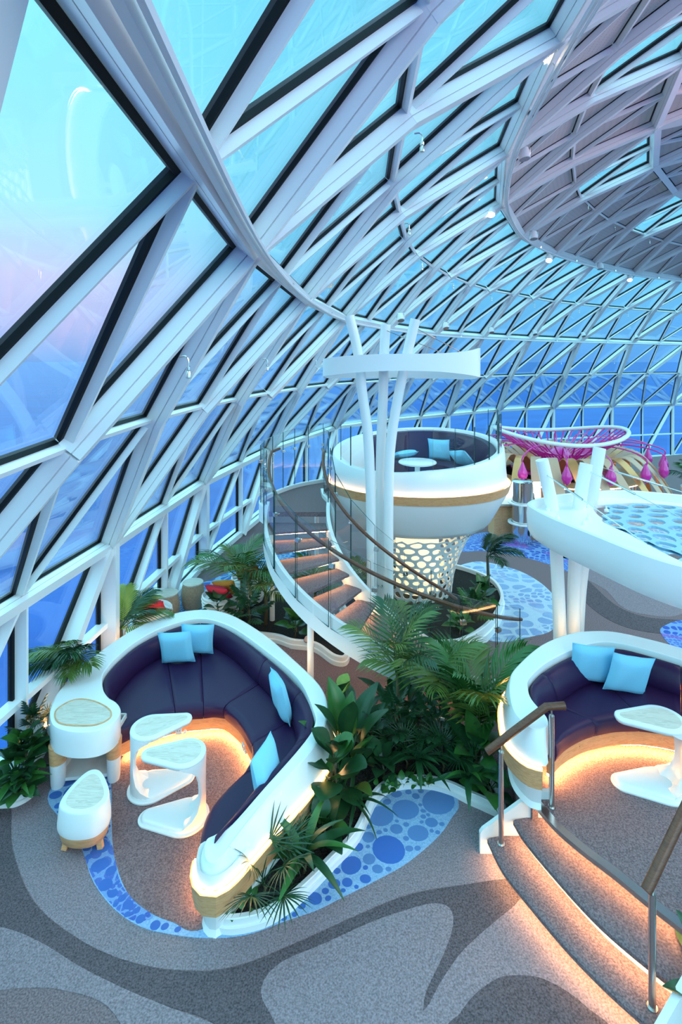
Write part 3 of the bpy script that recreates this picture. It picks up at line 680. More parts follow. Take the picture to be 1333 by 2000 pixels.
m = MB(); m.rect_sweep(npth, .075, Zp-.035, Zp+.006, off=-.02 if False else .02); m.build('nosing', M['chrome'], pf, 30)
st = thing('platform_steps', 'curved carpeted steps with warm light under each nosing, leading up to the platform', 'steps', (1.7, 4.3, 0))
def tread(front, back, ztop, nm):
    f = resample(cr(v2(front)), 40); bk = resample(cr(v2(back)), 40)
    rings = []
    for a, b in zip(f, bk):
        d = (b-a).normalized()
        rings.append([X2(b, ztop-.055), X2(b, ztop), X2(a+d*.02, ztop), X2(a, ztop-.012), X2(a, ztop-.045), X2(a+d*.015, ztop-.055)])
    m = MB(); m.loft(rings); fix_normals(m.build(nm, M['carpet_mid'], st, 45))
    led = MB(); q = [a+(b-a).normalized()*.045 for a, b in zip(f, bk)]; led.rect_sweep(q, .02, ztop-.068, ztop-.056); led.build('led_strip', M['led_step'], st, 0)
t1b = offset(v2(t1), .0, False); 
tread(t1, sh(t2, .13), .17, 'tread'); tread(t2, sh(nose[1:], .13), .34, 'tread')
led = MB(); led.rect_sweep([p+V3((.85, .5, 0))*.05 for p in npth], .02, Zp-.062, Zp-.048); led.build('led_strip', M['led_step'], st, 0)
for fr, z0, z1, ins, mt in ((t1, 0, .115, .12, 'carpet_light'), (t2, .17, .285, .10, 'carpet_mid')):
    f = resample(cr(v2(fr)), 40); q = [p+V3((.85, .5, 0))*ins for p in f]
    m = MB(); m.rect_sweep(q, .02, z0, z1); m.build('riser', M['marble'] if fr is t2 else M[mt], st, 30)
m = MB(); m.rect_sweep([p+V3((.85, .5, 0))*.11 for p in npth], .02, .34, Zp-.05); m.build('riser', M['marble'], st, 30)
def plate(L, y0, y1, nm, root):
    m = MB(); n = len(L); vs = [V3((x, y0+(0), z)) for x, z in L]+[V3((x, y1, z)) for x, z in L]
    m.add(vs, [tuple(range(n))[::-1], tuple(range(n, 2*n))]+[(i, (i+1) % n, n+(i+1) % n, n+i) for i in range(n)]); fix_normals(m.build(nm, M['white'], root, 0))
plate([(1.30, 0), (1.30, .19), (1.325, .225), (1.78, .555), (1.84, .58), (1.99, .58), (1.99, 0)], 4.925, 4.965, 'side_stringer', st)
m = MB(); m.beam((2.08, 3.45, .13), (2.42, 3.60, .38), V3((0, 0, 1)), .05, -.2, .10); m.beam((2.42, 3.60, .38), (2.62, 3.78, .53), V3((0, 0, 1)), .05, -.3, .06); m.build('side_stringer', M['white'], st, 0)
def rail_thing(label, path, posts):
    r = thing('handrail', label, 'handrail', (posts[0][0], posts[0][1], posts[0][2]), 'handrails of the platform steps')
    m = MB(); m.tube(path, .036, 10); m.build('rail', M['rail_dark'], r, 50)
    for x, y, z0, z1 in posts:
        m = MB(); m.tube([(x, y, z0), (x, y, z1-.06)], .024, 12); m.tube([(x, y, z1-.06), (x, y, z1)], .008, 8); m.tube([(x, y, z0), (x, y, z0+.008)], .035, 12); m.build('post', M['chrome'], r, 40)
rail_thing('short brown handrail on two steel posts, planter side of the steps', [(1.345, 4.86, 1.005), (1.89, 4.85, 1.425), (2.06, 4.85, 1.435)], [(1.47, 4.84, .17, 1.08), (1.935, 4.84, Zp, 1.41)])
rail_thing('brown handrail on the far edge of the steps, cut by the photo edge', [(2.085, 3.60, .985), (2.62, 3.90, 1.45), (2.82, 4.0, 1.46)], [(2.135, 3.615, .17, 1.02), (2.64, 3.91, Zp, 1.44)])

# ---------------------------------------------------------------- guard glass
def gpanel(parent, q, thick=.014, nm='glass_panel'):
    a, b, c, d = [V3(p) for p in q]; n = (b-a).cross(d-a).normalized()*thick/2
    m = MB(); f = [a, b, c, d]
    m.add([p-n for p in f]+[p+n for p in f], [(3, 2, 1, 0), (4, 5, 6, 7)], 0)
    bq = len(m.v)-8
    for i in range(4):
        j = (i+1) % 4; m.f.append((bq+i, bq+j, bq+4+j, bq+4+i)); m.m.append(1)
    o = m.build(nm, [M['rail_glass'], M['glass_edge']], parent, 0); return o
def clip(parent, p, nrm):
    nrm = V3(nrm).normalized(); R = Matrix((V3((nrm.y, -nrm.x, 0)), nrm, V3((0, 0, 1)))).transposed()
    m = MB(); m.box(p, (.07, .05, .05), R=R); m.tube([V3(p), V3(p)+nrm*.07], .008, 6); m.build('glass_clip', M['chrome'], parent, 0)

# ---------------------------------------------------------------- helical stair up to the pod
HC = V3((.9, 8.9, 0)); RI, RO = 1.12, 2.16; ZL = 2.04
def hp(r, deg, z): a = math.radians(deg); return V3((HC.x+r*math.cos(a), HC.y+r*math.sin(a), z))
def zat(deg): return ZL*(1-(deg-180)/138.0)
stair = thing('helical_stair', 'helical staircase with carpeted lit treads, glass guards and brown handrails', 'staircase', (.9, 7.2, 0))
NT = 12; STEP = 138/NT
for k in range(NT-1):
    a0 = 180+STEP*k; z = ZL-ZL/NT*(k+1)
    m = MB(); n = 4; rings = []
    for j in range(n+1):
        dg = a0-2+(STEP+3.5)*j/n
        e = .012 if j in (0, n) else 0
        rings.append([hp(RI+.03, dg, z-.06+e), hp(RO-.03, dg, z-.06+e), hp(RO-.03, dg, z-e), hp(RI+.03, dg, z-e)])
    m.loft(rings); tr = fix_normals(m.build('tread', M['carpet_mid'], stair, 45))
    q = MB(); q.beam(hp(RI+.06, a0+STEP-1.0, z-.062), hp(RO-.06, a0+STEP-1.0, z-.062), V3((0, 0, 1)), .03, -.01, 0); q.build('led_strip', M['led_stair'], tr, 0)
for r, nm, e0 in ((RO, 'outer_stringer', 322), (RI, 'inner_stringer', 320)):
    rings = []; n = 40
    for i in range(n+1):
        dg = 176+(e0-176)*i/n; z = zat(dg); z0 = max(z-.26, 0.0); z1 = max(z+.10, .06)
        z0 = min(z0, z1-.04)
        rings.append([hp(r-.03, dg, z0), hp(r+.03, dg, z0), hp(r+.03, dg, z1), hp(r-.03, dg, z1)])
    m = MB(); m.loft(rings); fix_normals(m.build('stringer', M['white'], stair, 45, label=nm.replace('_', ' ')))
# landing
ld = [(-1.27, 8.97), (-1.42, 9.3), (-1.40, 9.75), (-1.18, 10.3), (-.85, 10.8), (-.35, 11.2), (-.02, 11.3), (-.24, 10.85), (-.37, 10.35), (-.32, 9.9), (-.22, 9.5), (-.22, 8.97)]
m = MB(); m.prism(v2(ld), ZL-.08, ZL); m.build('landing', M['carpet_mid'], stair, 0)
ld_out = cr(v2(ld[:7]), 5)
m = MB(); m.rect_sweep(ld_out, .06, ZL-.22, ZL+.07); m.build('landing_edge', M['white'], stair, 45)
m = MB(); m.rect_sweep(cr(v2(ld[8:]), 5), .06, ZL-.22, ZL+.07); m.build('landing_edge', M['white'], stair, 45)
for x, y in ((-1.2, 9.2), (-.5, 10.85)): MB().tube([(x, y, 0), (x, y, ZL-.1)], .045, 12).build('support_post', M['white'], stair)
MB().tube([hp(RO-.02, 232, 0), hp(RO-.02, 232, zat(232)-.2)], .045, 12).build('support_post', M['white'], stair)
for r, e0, npan in ((RO+.04, 318, 9), (RI-.04, 318, 6)):
    for i in range(npan):
        d0 = 181+(e0-181)*i/npan; d1 = 181+(e0-181)*(i+1)/npan-.8
        za, zb = max(zat(d0), 0), max(zat(d1), 0)
        gpanel(stair, [hp(r, d0, za-.05), hp(r, d1, zb-.05), hp(r, d1, zb+1.12), hp(r, d0, za+1.12)])
        clip(stair, hp(r, d0+.5, za+.78), hp(1, d0, 0)-HC if r < 2 else HC-hp(1, d0, 0))
for r, e0, dz in ((RO-.06, 326, .94), (RI+.08, 316, .94)):
    path = [hp(r, 172, ZL+.92)]+[hp(r, 176+(e0-176)*i/50, zat(176+(e0-176)*i/50)+dz) for i in range(51)]
    if r > 2: path = [V3((-1.12, 9.62, ZL+.97)), V3((-1.24, 9.4, ZL+.95))]+path[1:]
    else: path = [V3((-.34, 9.6, ZL+.97)), V3((-.3, 9.3, ZL+.95))]+path[1:]
    MB().tube(path, .026, 8).build('handrail', M['rail_dark'], stair, 50)
lp = resample(ld_out, 9)
for i in range(8):
    a, b = lp[i], lp[i+1]; b = a.lerp(b, .985)
    h = 1.05+.03*i
    gpanel(stair, [X2(a, ZL-.02), X2(b, ZL-.02), X2(b, ZL+h+.02), X2(a, ZL+h)]); clip(stair, X2(b, ZL+.80), (.7, -.7, 0))
gpanel(stair, [(-.22, 9.0, ZL), (-.22, 9.48, ZL), (-.22, 9.48, ZL+1.25), (-.22, 9.0, ZL+1.25)]); gpanel(stair, [(-.225, 9.5, ZL), (-.32, 9.9, ZL), (-.32, 9.9, ZL+1.3), (-.225, 9.5, ZL+1.3)])

# ---------------------------------------------------------------- pod
PC = V3((1.50, 10.35, 0)); PA, PB = 1.72, 1.45
pod = thing('pod', 'raised white bowl-shaped pod with seats on a perforated pedestal, beside the column trio', 'pod', PC)
NP = 64
def pe(t, ka, kb, z): return V3((PC.x+PA*ka*math.cos(t), PC.y+PB*kb*math.sin(t), z))
def rimz(t):                                            # low at the front, high at the back and the right
    return 2.93+.20*math.sin(t)+.08*math.cos(t)-.10*max(0, -math.cos(t-.0))*max(0, -math.sin(t))
TT = [2*pi*k/NP for k in range(NP)]
def prng(f): return [f(t) for t in TT]
m = MB(); m.loft([prng(lambda t: pe(t, .86, .86, 2.10)), prng(lambda t: pe(t, .88, .88, rimz(t)-.02)), prng(lambda t: pe(t, .89, .89, rimz(t))), prng(lambda t: pe(t, .955, .955, rimz(t))), prng(lambda t: pe(t, .965, .965, rimz(t)-.02)), prng(lambda t: pe(t, .985, .985, 2.5)), prng(lambda t: pe(t, 1.0, 1.0, 2.30))], cap=(False, False))
fix_normals(m.build('shell', M['white'], pod, 40))
m = MB(); m.loft([prng(lambda t: pe(t, 1.025, 1.025, 2.285)), prng(lambda t: pe(t, 1.03, 1.03, 2.312)), prng(lambda t: pe(t, 1.04, 1.04, 2.312)), prng(lambda t: pe(t, 1.01, 1.01, 2.15)), prng(lambda t: pe(t, .93, .93, 2.15)), prng(lambda t: pe(t, .93, .93, 2.275)), prng(lambda t: pe(t, 1.025, 1.025, 2.275)), prng(lambda t: pe(t, 1.025, 1.025, 2.285))], cap=(False, False)); fix_normals(m.build('wood_band', M['wood'], pod, 40))
m = MB(); m.loft([prng(lambda t: pe(t, 1.02, 1.02, 2.279)), prng(lambda t: pe(t, 1.02, 1.02, 2.289)), prng(lambda t: pe(t, 1.006, 1.006, 2.289)), prng(lambda t: pe(t, 1.006, 1.006, 2.279)), prng(lambda t: pe(t, 1.02, 1.02, 2.279))], cap=(False, False)); fix_normals(m.build('led_strip', M['led'], pod, 0))
m = MB(); m.loft([prng(lambda t: pe(t, k, k, z)) for k, z in ((1.0, 2.15), (.985, 2.08), (.82, 1.58), (.77, 1.49), (.70, 1.45), (.45, 1.43))]); fix_normals(m.build('bowl', M['white'], pod, 60))
m = MB(); m.loft([prng(lambda t: pe(t, .87, .87, 2.06)), prng(lambda t: pe(t, .87, .87, 2.10))]); m.build('pod_floor', M['carpet_mid'], pod, 0)
# seat and backrest along the far side of the pod
bt = [math.radians(d) for d in range(-30, 128, 6)]
m = MB(); m.loft([[pe(t, .865, .865, 2.10), pe(t, .865, .865, rimz(t)-.05), pe(t, .80, .80, rimz(t)-.06), pe(t, .70, .70, 2.55), pe(t, .70, .70, 2.1)] for t in bt]); fix_normals(m.build('back_cushion', M['leather'], pod, 50))
m = MB(); m.loft([[pe(t, .70, .70, 2.12), pe(t, .70, .70, 2.52), pe(t, .42, .42, 2.54), pe(t, .38, .38, 2.5), pe(t, .38, .38, 2.12)] for t in bt]); fix_normals(m.build('seat_cushion', M['leather'], pod, 50))
for i in range(9):
    t0 = math.radians(200+i*14.5); t1_ = math.radians(200+(i+1)*14.5-.6)
    h = 3.42+.05*i/9
    gpanel(pod, [pe(t0, .93, .93, rimz(t0)-.03), pe(t1_, .93, .93, rimz(t1_)-.03), pe(t1_, .93, .93, h), pe(t0, .93, .93, h)])
for d0 in (-28, -12, 4):
    t0, t1_ = math.radians(d0), math.radians(d0+15); gpanel(pod, [pe(t0, .93, .93, rimz(t0)-.03), pe(t1_, .93, .93, rimz(t1_)-.03), pe(t1_, .93, .93, 3.62), pe(t0, .93, .93, 3.62)])
# perforated pedestal: hexagonal cells, each with a rounded hole
def jit(i, j, s): r = random.Random(i*7919+j*104729+s); return r.random()*2-1
def foam(nu, nv, wrap, fill, seed, keep=lambda u, v: True, clamp=None, jitter=.33, seg=2):
    """cells on a jittered honeycomb over the unit square; gives (outline, hole) point lists in (u, v)"""
    def vert(a, b):                                     # a, b: integer lattice coordinates of honeycomb corners
        aw = a % (2*nu) if wrap else a
        return (a/(2*nu)+jit(aw, b, seed)*jitter/(2*nu), b/(3*nv)+jit(aw, b, seed+1)*jitter/(2.2*nv))
    out = []
    for row in range(nv):
        for c_ in range(nu if wrap else nu+1):
            a = 2*c_+(row % 2); b = 3*row
            q = [vert(a-1, b), vert(a, b-1), vert(a+1, b), vert(a+1, b+2), vert(a, b+3), vert(a-1, b+2)]
            cu, cv = sum(x for x, _ in q)/6, sum(y for _, y in q)/6
            if not keep(cu, cv): continue
            if clamp: q = [clamp(x, y) for x, y in q]
            o = []
            for i in range(6):
                (x0, y0), (x1, y1) = q[i], q[(i+1) % 6]
                o += [(x0+(x1-x0)*k/seg, y0+(y1-y0)*k/seg) for k in range(seg)]
            f = fill*(1+.18*jit(a, b, seed+5))
            n = len(o); h = []
            for i in range(n):
                pr, nx = o[(i-1) % n], o[(i+1) % n]
                x, y = (pr[0]+2*o[i][0]+nx[0])/4, (pr[1]+2*o[i][1]+nx[1])/4
                h.append((cu+(x-cu)*f, cv+(y-cv)*f))
            out.append((o, h))
    return out
def foam_mesh(cells, fmap, thick):
    m = MB()
    for o, h in cells:
        n = len(o); O = [fmap(u, v) for u, v in o]; Hh = [fmap(u, v) for u, v in h]
        O2 = [p+d*thick for p, d in O]; H2 = [p+d*thick for p, d in Hh]
        m.loft([[p for p, _ in O], [p for p, _ in Hh], H2, O2], cap=(False, False))
    return m
def vase(u, v):
    t = 2*pi*u; z = max(v, 0)*1.42; k = .66+.40*(max(v, 0)**2.2)
    return V3((PC.x-.05+k*1.05*math.cos(t), PC.y-.1+k*.95*math.sin(t), z)), V3((-math.cos(t), -math.sin(t), 0))
foam_mesh(foam(26, 11, True, .72, 3, lambda u, v: v < 1), vase, .02).build('pedestal', M['white'], pod, 30)
m = MB(); m.lathe([(.42, .05), (.42, 1.40)], (PC.x, PC.y, 0), 16); m.build('pedestal_core', mat('warm_core', (.9, .8, .6), .5, emit=(1, .78, .45), es=1.2), pod)
pillow('cushion', 'grey-blue cushion standing against the backrest inside the raised pod', (2.05, 11.02, 2.76), (-.5, -1, .25), .46, 0)
pillow('cushion', 'grey-blue cushion lying flat at the low side of the raised pod', (1.35, 11.2, 2.63), (0, -.3, 1), .46, .3)
pillow('cushion', 'grey-blue cushion resting on the pod seat below the glass guard', (2.42, 10.55, 2.66), (-.8, -.4, .8), .44, .2)
r = thing('pod_table', 'low round white table inside the raised pod', 'table', (1.45, 10.0, 2.1))
m = MB(); m.lathe([(.32, 2.66), (.36, 2.68), (.36, 2.70), (.34, 2.715)], (1.45, 10.0, 0), 24); m.build('tabletop', M['white'], r)
m = MB(); m.lathe([(.14, 2.1), (.05, 2.2), (.05, 2.66)], (1.45, 10.0, 0), 16); m.build('pedestal_leg', M['white'], r)

# ---------------------------------------------------------------- column trios with their canopies
def cable(root, a, b, turn=(.2, .35)):
    a, b = V3(a), V3(b); m = MB(); m.tube([a, b], .006, 5); m.tube([a.lerp(b, turn[0]), a.lerp(b, turn[1])], .014, 6); m.build('stay_cable', M['chrome'], root)
ca = thing('canopy_tree', 'white saddle-shaped ring canopy on three bent columns, in front of the pod', 'canopy', (.68, 8.7, 0))
YC = 8.7
for pix, dy in (([(728, 1255), (726, 1050), (724, 951), (719, 848), (708, 766), (700, 691), (683, 617)], .0), ([(745, 1258), (744, 1116), (744, 910), (749, 766), (751, 690), (754, 634)], .18), ([(760, 1255), (759, 1116), (760, 931), (766, 848), (780, 766), (797, 687), (812, 624)], -.02)):
    path = cr([PY(x, y, YC+dy) for x, y in pix], 6); path[0].z = 0
    MB().tube(path, .083, 16).build('column', M['white'], ca, 50)
rc = V3((1.0, 8.72, 0)); n = 72; rings = []
for k in range(n+1):
    t = 2*pi*k/n; c2 = math.cos(t)
    zt = 4.70+.06*c2*abs(c2)+(.06 if c2 > 0 else .0)*c2**4-.02*math.sin(t); zb = 4.455-.14*max(0, math.sin(t))-.10*c2**2-(.02 if c2 > 0 else 0)*c2**2
    p = V3((rc.x+1.30*math.copysign(abs(c2)**.85, c2), rc.y+.52*math.sin(t), 0)); q = V3((rc.x+1.265*math.copysign(abs(c2)**.85, c2), rc.y+.49*math.sin(t), 0))
    rings.append([X2(p, zb), X2(p, zt), X2(q, zt), X2(q, zb)])
m = MB(); m.loft(rings, cap=(False, False)); fix_normals(m.build('ring_band', M['white'], ca, 40))
for a, b in (((811, 640), (2.2, 8.9, 4.66)), ((756, 646), (1.95, 9.0, 4.66)), ((684, 640), (.25, 8.95, 4.6))): cable(ca, PY(a[0], a[1], YC), b)
MB().lathe([(.16, 4.45), (.20, 4.50), (.16, 4.54)], (.66, 8.72, 0), 16, sx=1.6).build('column_collar', M['white'], ca)
for k in range(3): MB().beam((.66, 8.72, 4.50), (.66+1.28*math.cos(2.3*k+.3), 8.72+.45*math.sin(2.3*k+.3), 4.52), V3((0, 0, 1)), .03, -.02, .02).build('canopy_arm', M['white'], ca, 0)

cb = thing('canopy_tree', 'large white oval canopy with a perforated top on three columns, behind the platform sofa', 'canopy', (2.95, 7.1, 0))
ov = [(2.46, 6.95), (2.46, 6.7), (2.53, 6.31), (2.73, 5.71), (2.94, 5.12), (3.2, 4.76), (3.7, 4.42), (4.5, 4.25), (5.4, 4.5), (6.1, 5.2), (6.2, 6.1), (5.7, 6.9), (4.8, 7.42), (4.17, 7.68), (3.69, 7.63), (3.1, 7.46), (2.82, 7.3), (2.56, 7.12)]
ovl = ccw(cr(v2(ov), 5, True))
zz = lambda L, z: [X2(p, z) for p in L]
m = MB(); m.loft([zz(offset(ovl, -.05), 2.72), zz(offset(ovl, -.02), 2.73), zz(offset(ovl, 0), 2.715), zz(offset(ovl, .012), 2.6), zz(offset(ovl, .0), 2.40), zz(offset(ovl, -.05), 2.31), zz(offset(ovl, -.09), 2.31), zz(offset(ovl, -.05), 2.45), zz(offset(ovl, -.05), 2.72)], cap=(False, False)); fix_normals(m.build('canopy_band', M['white'], cb, 40))
pv = offset(ovl, -.05); ctr = V3((4.55, 5.85, 0))
def inner_oval(p):                                      # the perforated field, pulled away from the column end
    q = p.copy(); k = .86 if q.x > 3.3 else .86-.22*min(1, (3.3-q.x)/.7); return ctr+(q-ctr)*k
iv = [inner_oval(p) for p in pv]
m = MB(); m.loft([zz(pv, 2.58), zz(iv, 2.58), zz(iv, 2.62), zz(pv, 2.62), zz(pv, 2.58)], cap=(False, False)); fix_normals(m.build('canopy_plate', M['white'], cb, 30))
ang = sorted((math.atan2(p.y-ctr.y, p.x-ctr.x), (p-ctr).length) for p in iv)
def orad(a):
    for (a0, r0), (a1, r1) in zip(ang, ang[1:]):
        if a0 <= a <= a1: return r0+(r1-r0)*(a-a0)/(a1-a0+1e-9)
    return (ang[0][1]+ang[-1][1])/2
def inside(u, v):
    x, y = (u-.5)*4.4, (v-.5)*4.4; return math.hypot(x, y) < .95*orad(math.atan2(y, x))
def warp(u, v):
    x, y = (u-.5)*4.4, (v-.5)*4.4; a = math.atan2(y, x); r = math.hypot(x, y); R_ = orad(a); k = min(r/R_, 1)
    return ctr+V3((math.cos(a), math.sin(a), 0))*R_*(k**.80)
foam_mesh(foam(15, 18, False, .74, 11, inside), lambda u, v: (X2(warp(u, v), 2.62), V3((0, 0, -1))), .03).build('perforated_panel', M['panel_blue'], cb, 20)
for pix, dy in (([(1095, 1262), (1091, 1150), (1083, 1020), (1071, 950), (1059, 898)], 0.0), ([(1120, 1262), (1122, 1150), (1127, 1040), (1136, 960), (1146, 906)], .05), ([(1128, 1250), (1134, 1150), (1148, 1040), (1160, 950), (1172, 875)], .25)):
    path = cr([PY(x, y, 7.05+dy) for x, y in pix], 6); path[0].z = 0
    MB().tube(path, .083, 16).build('column', M['white'], cb, 50)
for a, Y, b in (((1066, 926), 7.0, (3.25, 5.6, 2.66)), ((1152, 920), 7.05, (4.2, 6.0, 2.66)), ((1174, 912), 7.3, (5.2, 6.6, 2.68))): cable(cb, PY(a[0], a[1], Y), b, (.12, .42))
for x, y in ((2.72, 6.62), (2.95, 6.4), (3.35, 7.15), (3.5, 6.95), (2.75, 7.0), (3.1, 6.6)): MB().lathe([(.028, 2.62), (.028, 2.65), (.012, 2.66), (.012, 2.69)], (x, y, 0), 8).build('bolt', M['white'], cb)
# ---------------------------------------------------------------- planters
def planter(label, L, curb_h, curb_w, soil_z, closed=True):
    c = V3((sum(p[0] for p in L)/len(L), sum(p[1] for p in L)/len(L), 0))
    r = thing('planter', label, 'planter', c)
    q = ccw(cr(v2(L), 6, True)); z = lambda P_, h: [X2(p, h) for p in P_]
    o = offset(q, .0); i = offset(q, -curb_w); lo = offset(q, .018)
    m = MB(); m.loft([z(lo, 0), z(lo, curb_h*.45), z(o, curb_h*.5), z(o, curb_h-.008), z(offset(q, -.006), curb_h), z(offset(q, -curb_w+.006), curb_h), z(i, curb_h-.01), z(i, 0)], cap=(False, False))
    fix_normals(m.build('curb', M['white'], r, 30))
    s = MB(); s.prism(offset(q, -.012), 0, soil_z); so_ = s.build('soil', M['soil'], r, 0)
    return r
plC = planter('long white-edged planter curving between the two sofas and the blue pebble carpet', [(1.66, 5.34), (1.39, 5.45), (1.16, 5.60), (.9, 5.68), (.57, 5.65), (.36, 5.48), (.16, 5.05), (-.08, 4.77), (-.29, 4.54), (-.47, 4.38), (-.66, 4.28), (-.90, 4.24), (-1.02, 4.29), (-.86, 4.42), (-.62, 4.78), (-.42, 5.06), (-.20, 5.4), (-.07, 5.8), (-.06, 6.3), (.2, 6.62), (.7, 6.78), (1.2, 6.72), (1.56, 6.3), (1.62, 5.8)], .12, .045, .08)
plS = planter('white planter under the pod, inside the turn of the staircase', [(1.60, 8.18), (1.91, 8.25), (2.35, 8.62), (2.72, 9.15), (3.05, 9.9), (3.0, 10.7), (2.3, 11.4), (1.2, 11.5), (.3, 11.0), (0, 10.1), (.05, 9.3), (.5, 8.5), (1.1, 8.2)], .26, .06, .18)
plW = planter('white-edged planter below the staircase landing, near the dome wall', [(-2.35, 8.75), (-1.75, 8.72), (-1.1, 8.62), (-.80, 8.46), (-.42, 8.36), (-.1, 8.0), (.1, 8.05), (.1, 8.7), (-.15, 9.4), (-.6, 9.9), (-1.4, 10.3), (-2.1, 9.9)], .14, .05, .09)
plN = planter('white-edged planter between the sofa cabinet and the dome wall', [(-3.95, 5.25), (-3.62, 5.42), (-3.36, 5.46), (-3.27, 5.62), (-3.40, 5.85), (-3.50, 6.3), (-3.48, 6.9), (-3.52, 7.05), (-3.66, 6.6), (-3.74, 5.8), (-3.9, 5.5)], .10, .04, .07)
plR = planter('white planter beyond the end of the platform steps', [(2.45, 3.42), (2.62, 3.30), (3.2, 2.7), (3.5, 2.9), (3.1, 3.15), (2.80, 3.42), (2.66, 3.56)], .30, .05, .24)

# ---------------------------------------------------------------- leaves (shared meshes, length 1 along +Y, facing +Z)
LEAF = {}
def mesh_of(mb, name, mt, smooth=True):
    me = bpy.data.meshes.new(name); me.from_pydata(mb.v, [], mb.f)
    for m_ in mt: me.materials.append(m_)
    if any(mb.m): me.polygons.foreach_set('material_index', mb.m)
    if smooth: me.polygons.foreach_set('use_smooth', [True]*len(me.polygons))
    me.update(); return me
def blade(mb, base, direc, up, L, W, droop, n=4, cup=.25, shape=.5, mi=0, wave=0, m=2):
    d = direc.normalized(); sd = d.cross(up).normalized(); up = sd.cross(d).normalized(); rows = []
    for i in range(n+1):
        t = i/n; wv = W*(math.sin(pi*min(max(t, .02), .985)**shape))**.8
        c = base+d*(L*t*(1-.25*droop*t))-up*(L*droop*t*t*.8)
        rows.append([c+sd*(wv*s/m)+up*(abs(s/m)*wv*cup+wave*W*math.sin(9*t+s)) for s in range(-m, m+1)])
    k = 2*m+1
    mb.add([p for r in rows for p in r], [(i*k+j, i*k+j+1, (i+1)*k+j+1, (i+1)*k+j) for i in range(n) for j in range(k-1)], mi)
UP, YY = V3((0, 0, 1)), V3((0, 1, 0))
def leaf_mesh(kind, mt):
    key = (kind, mt)
    if key in LEAF: return LEAF[key]
    mb = MB(); rd = random.Random(hash(kind) % 1000 if False else sum(map(ord, kind)))
    mats = [M[mt], M['stem']]
    if kind == 'broad':      # fiddle-leaf
        mb.tube([V3((0, 0, 0)), V3((0, .15, .01))], .012, 5, mi=1); blade(mb, V3((0, .12, 0)), YY, UP, .88, .36, .25, 8, .22, 1.35, 0, .03)
    elif kind == 'paddle':   # bird of paradise
        mb.tube([V3((0, 0, 0)), V3((0, .25, .01)), V3((0, .45, 0))], .014, 5, mi=0); blade(mb, V3((0, .42, 0)), YY, UP, .60, .125, .25, 8, .45, .85, 0, .03)
    elif kind == 'heart':    # philodendron
        mb.tube([V3((0, 0, 0)), V3((0, .35, .04))], .011, 5, mi=0); blade(mb, V3((0, .30, .03)), YY, UP, .70, .27, .40, 7, .2, .62, 0, .03)
    elif kind == 'split':    # monstera: lobes either side of the midrib
        mb.tube([V3((0, 0, 0)), V3((0, .35, .05)), V3((0, .95, -.06))], .010, 5, mi=0)
        for s in (-1, 1):
            for i in range(6):
                t = i/5; blade(mb, V3((0, .33+.58*t, .05-.11*t)), V3((s*(1-.55*t), .25+.75*t, -.05)), UP, .34*(1-.45*t)+.03, .068, .35, 4, .1, .8, 0, 0, 1)
    elif kind == 'strap':    # cordyline
        blade(mb, V3((0, 0, 0)), YY, UP, 1, .085, .55, 8, .30, .7, 0, 0, 1)
    elif kind == 'narrow':
        blade(mb, V3((0, 0, 0)), YY, UP, 1, .05, .75, 8, .35, .6, 0, 0, 1)
    elif kind == 'fan':      # fan palm
        mb.tube([V3((0, 0, 0)), V3((0, .25, .03)), V3((0, .48, 0))], .008, 5, mi=0)
        for i in range(19):
            a = math.radians(-125+250*i/18); blade(mb, V3((0, .48, 0)), V3((math.sin(a), math.cos(a), .12*math.cos(3*a))), UP, .50*(1-.18*abs(a)/2.2), .013, .28, 4, .6, .7, 0, 0, 1)
    elif kind.startswith('frond'):
        nl = {'frond': 17, 'frond_dense': 24}[kind]; R = []
        for i in range(nl+1):
            t = i/nl; R.append(V3((0, t*(1-.18*t*t), .10*t-.34*t*t)))
        mb.tube(R[::2]+[R[-1]], [.011*(1-.8*i/(nl//2+1)) for i in range(len(R[::2])+1)], 5, mi=0)
        for i in range(4, nl+1):
            t = i/nl; d = (R[i]-R[i-1]).normalized()
            for s in (-1, 1):
                L = .40*math.sin(pi*(.12+.80*t))**.7+.03
                dr = V3((s*(1.0-.35*t), 0, .22-.15*rd.random()))+d*(.55+.6*t)
                blade(mb, R[i], dr, V3((-s*.25, 0, 1)), L*(.9+.2*rd.random()), 0.0145 if kind == 'frond' else .017, .45, 3, .5, .6, 0, 0, 1)
    LEAF[key] = mesh_of(mb, kind+'_leaf', mats); return LEAF[key]
LEAF_NAME = {'broad': 'leaf', 'paddle': 'leaf', 'heart': 'leaf', 'split': 'leaf', 'strap': 'leaf', 'narrow': 'leaf', 'fan': 'fan_leaf', 'frond': 'frond', 'frond_dense': 'frond'}
def put_leaf(root, kind, mt, base, yaw, pitch, size, roll=0):
    o = link(LEAF_NAME[kind], leaf_mesh(kind, mt), root)
    o.location = V3(base); o.scale = (size,)*3
    o.rotation_euler = (Matrix.Rotation(yaw, 3, 'Z') @ Matrix.Rotation(pitch, 3, 'X') @ Matrix.Rotation(roll, 3, 'Y')).to_euler()
    return o
RP = random.Random(21)
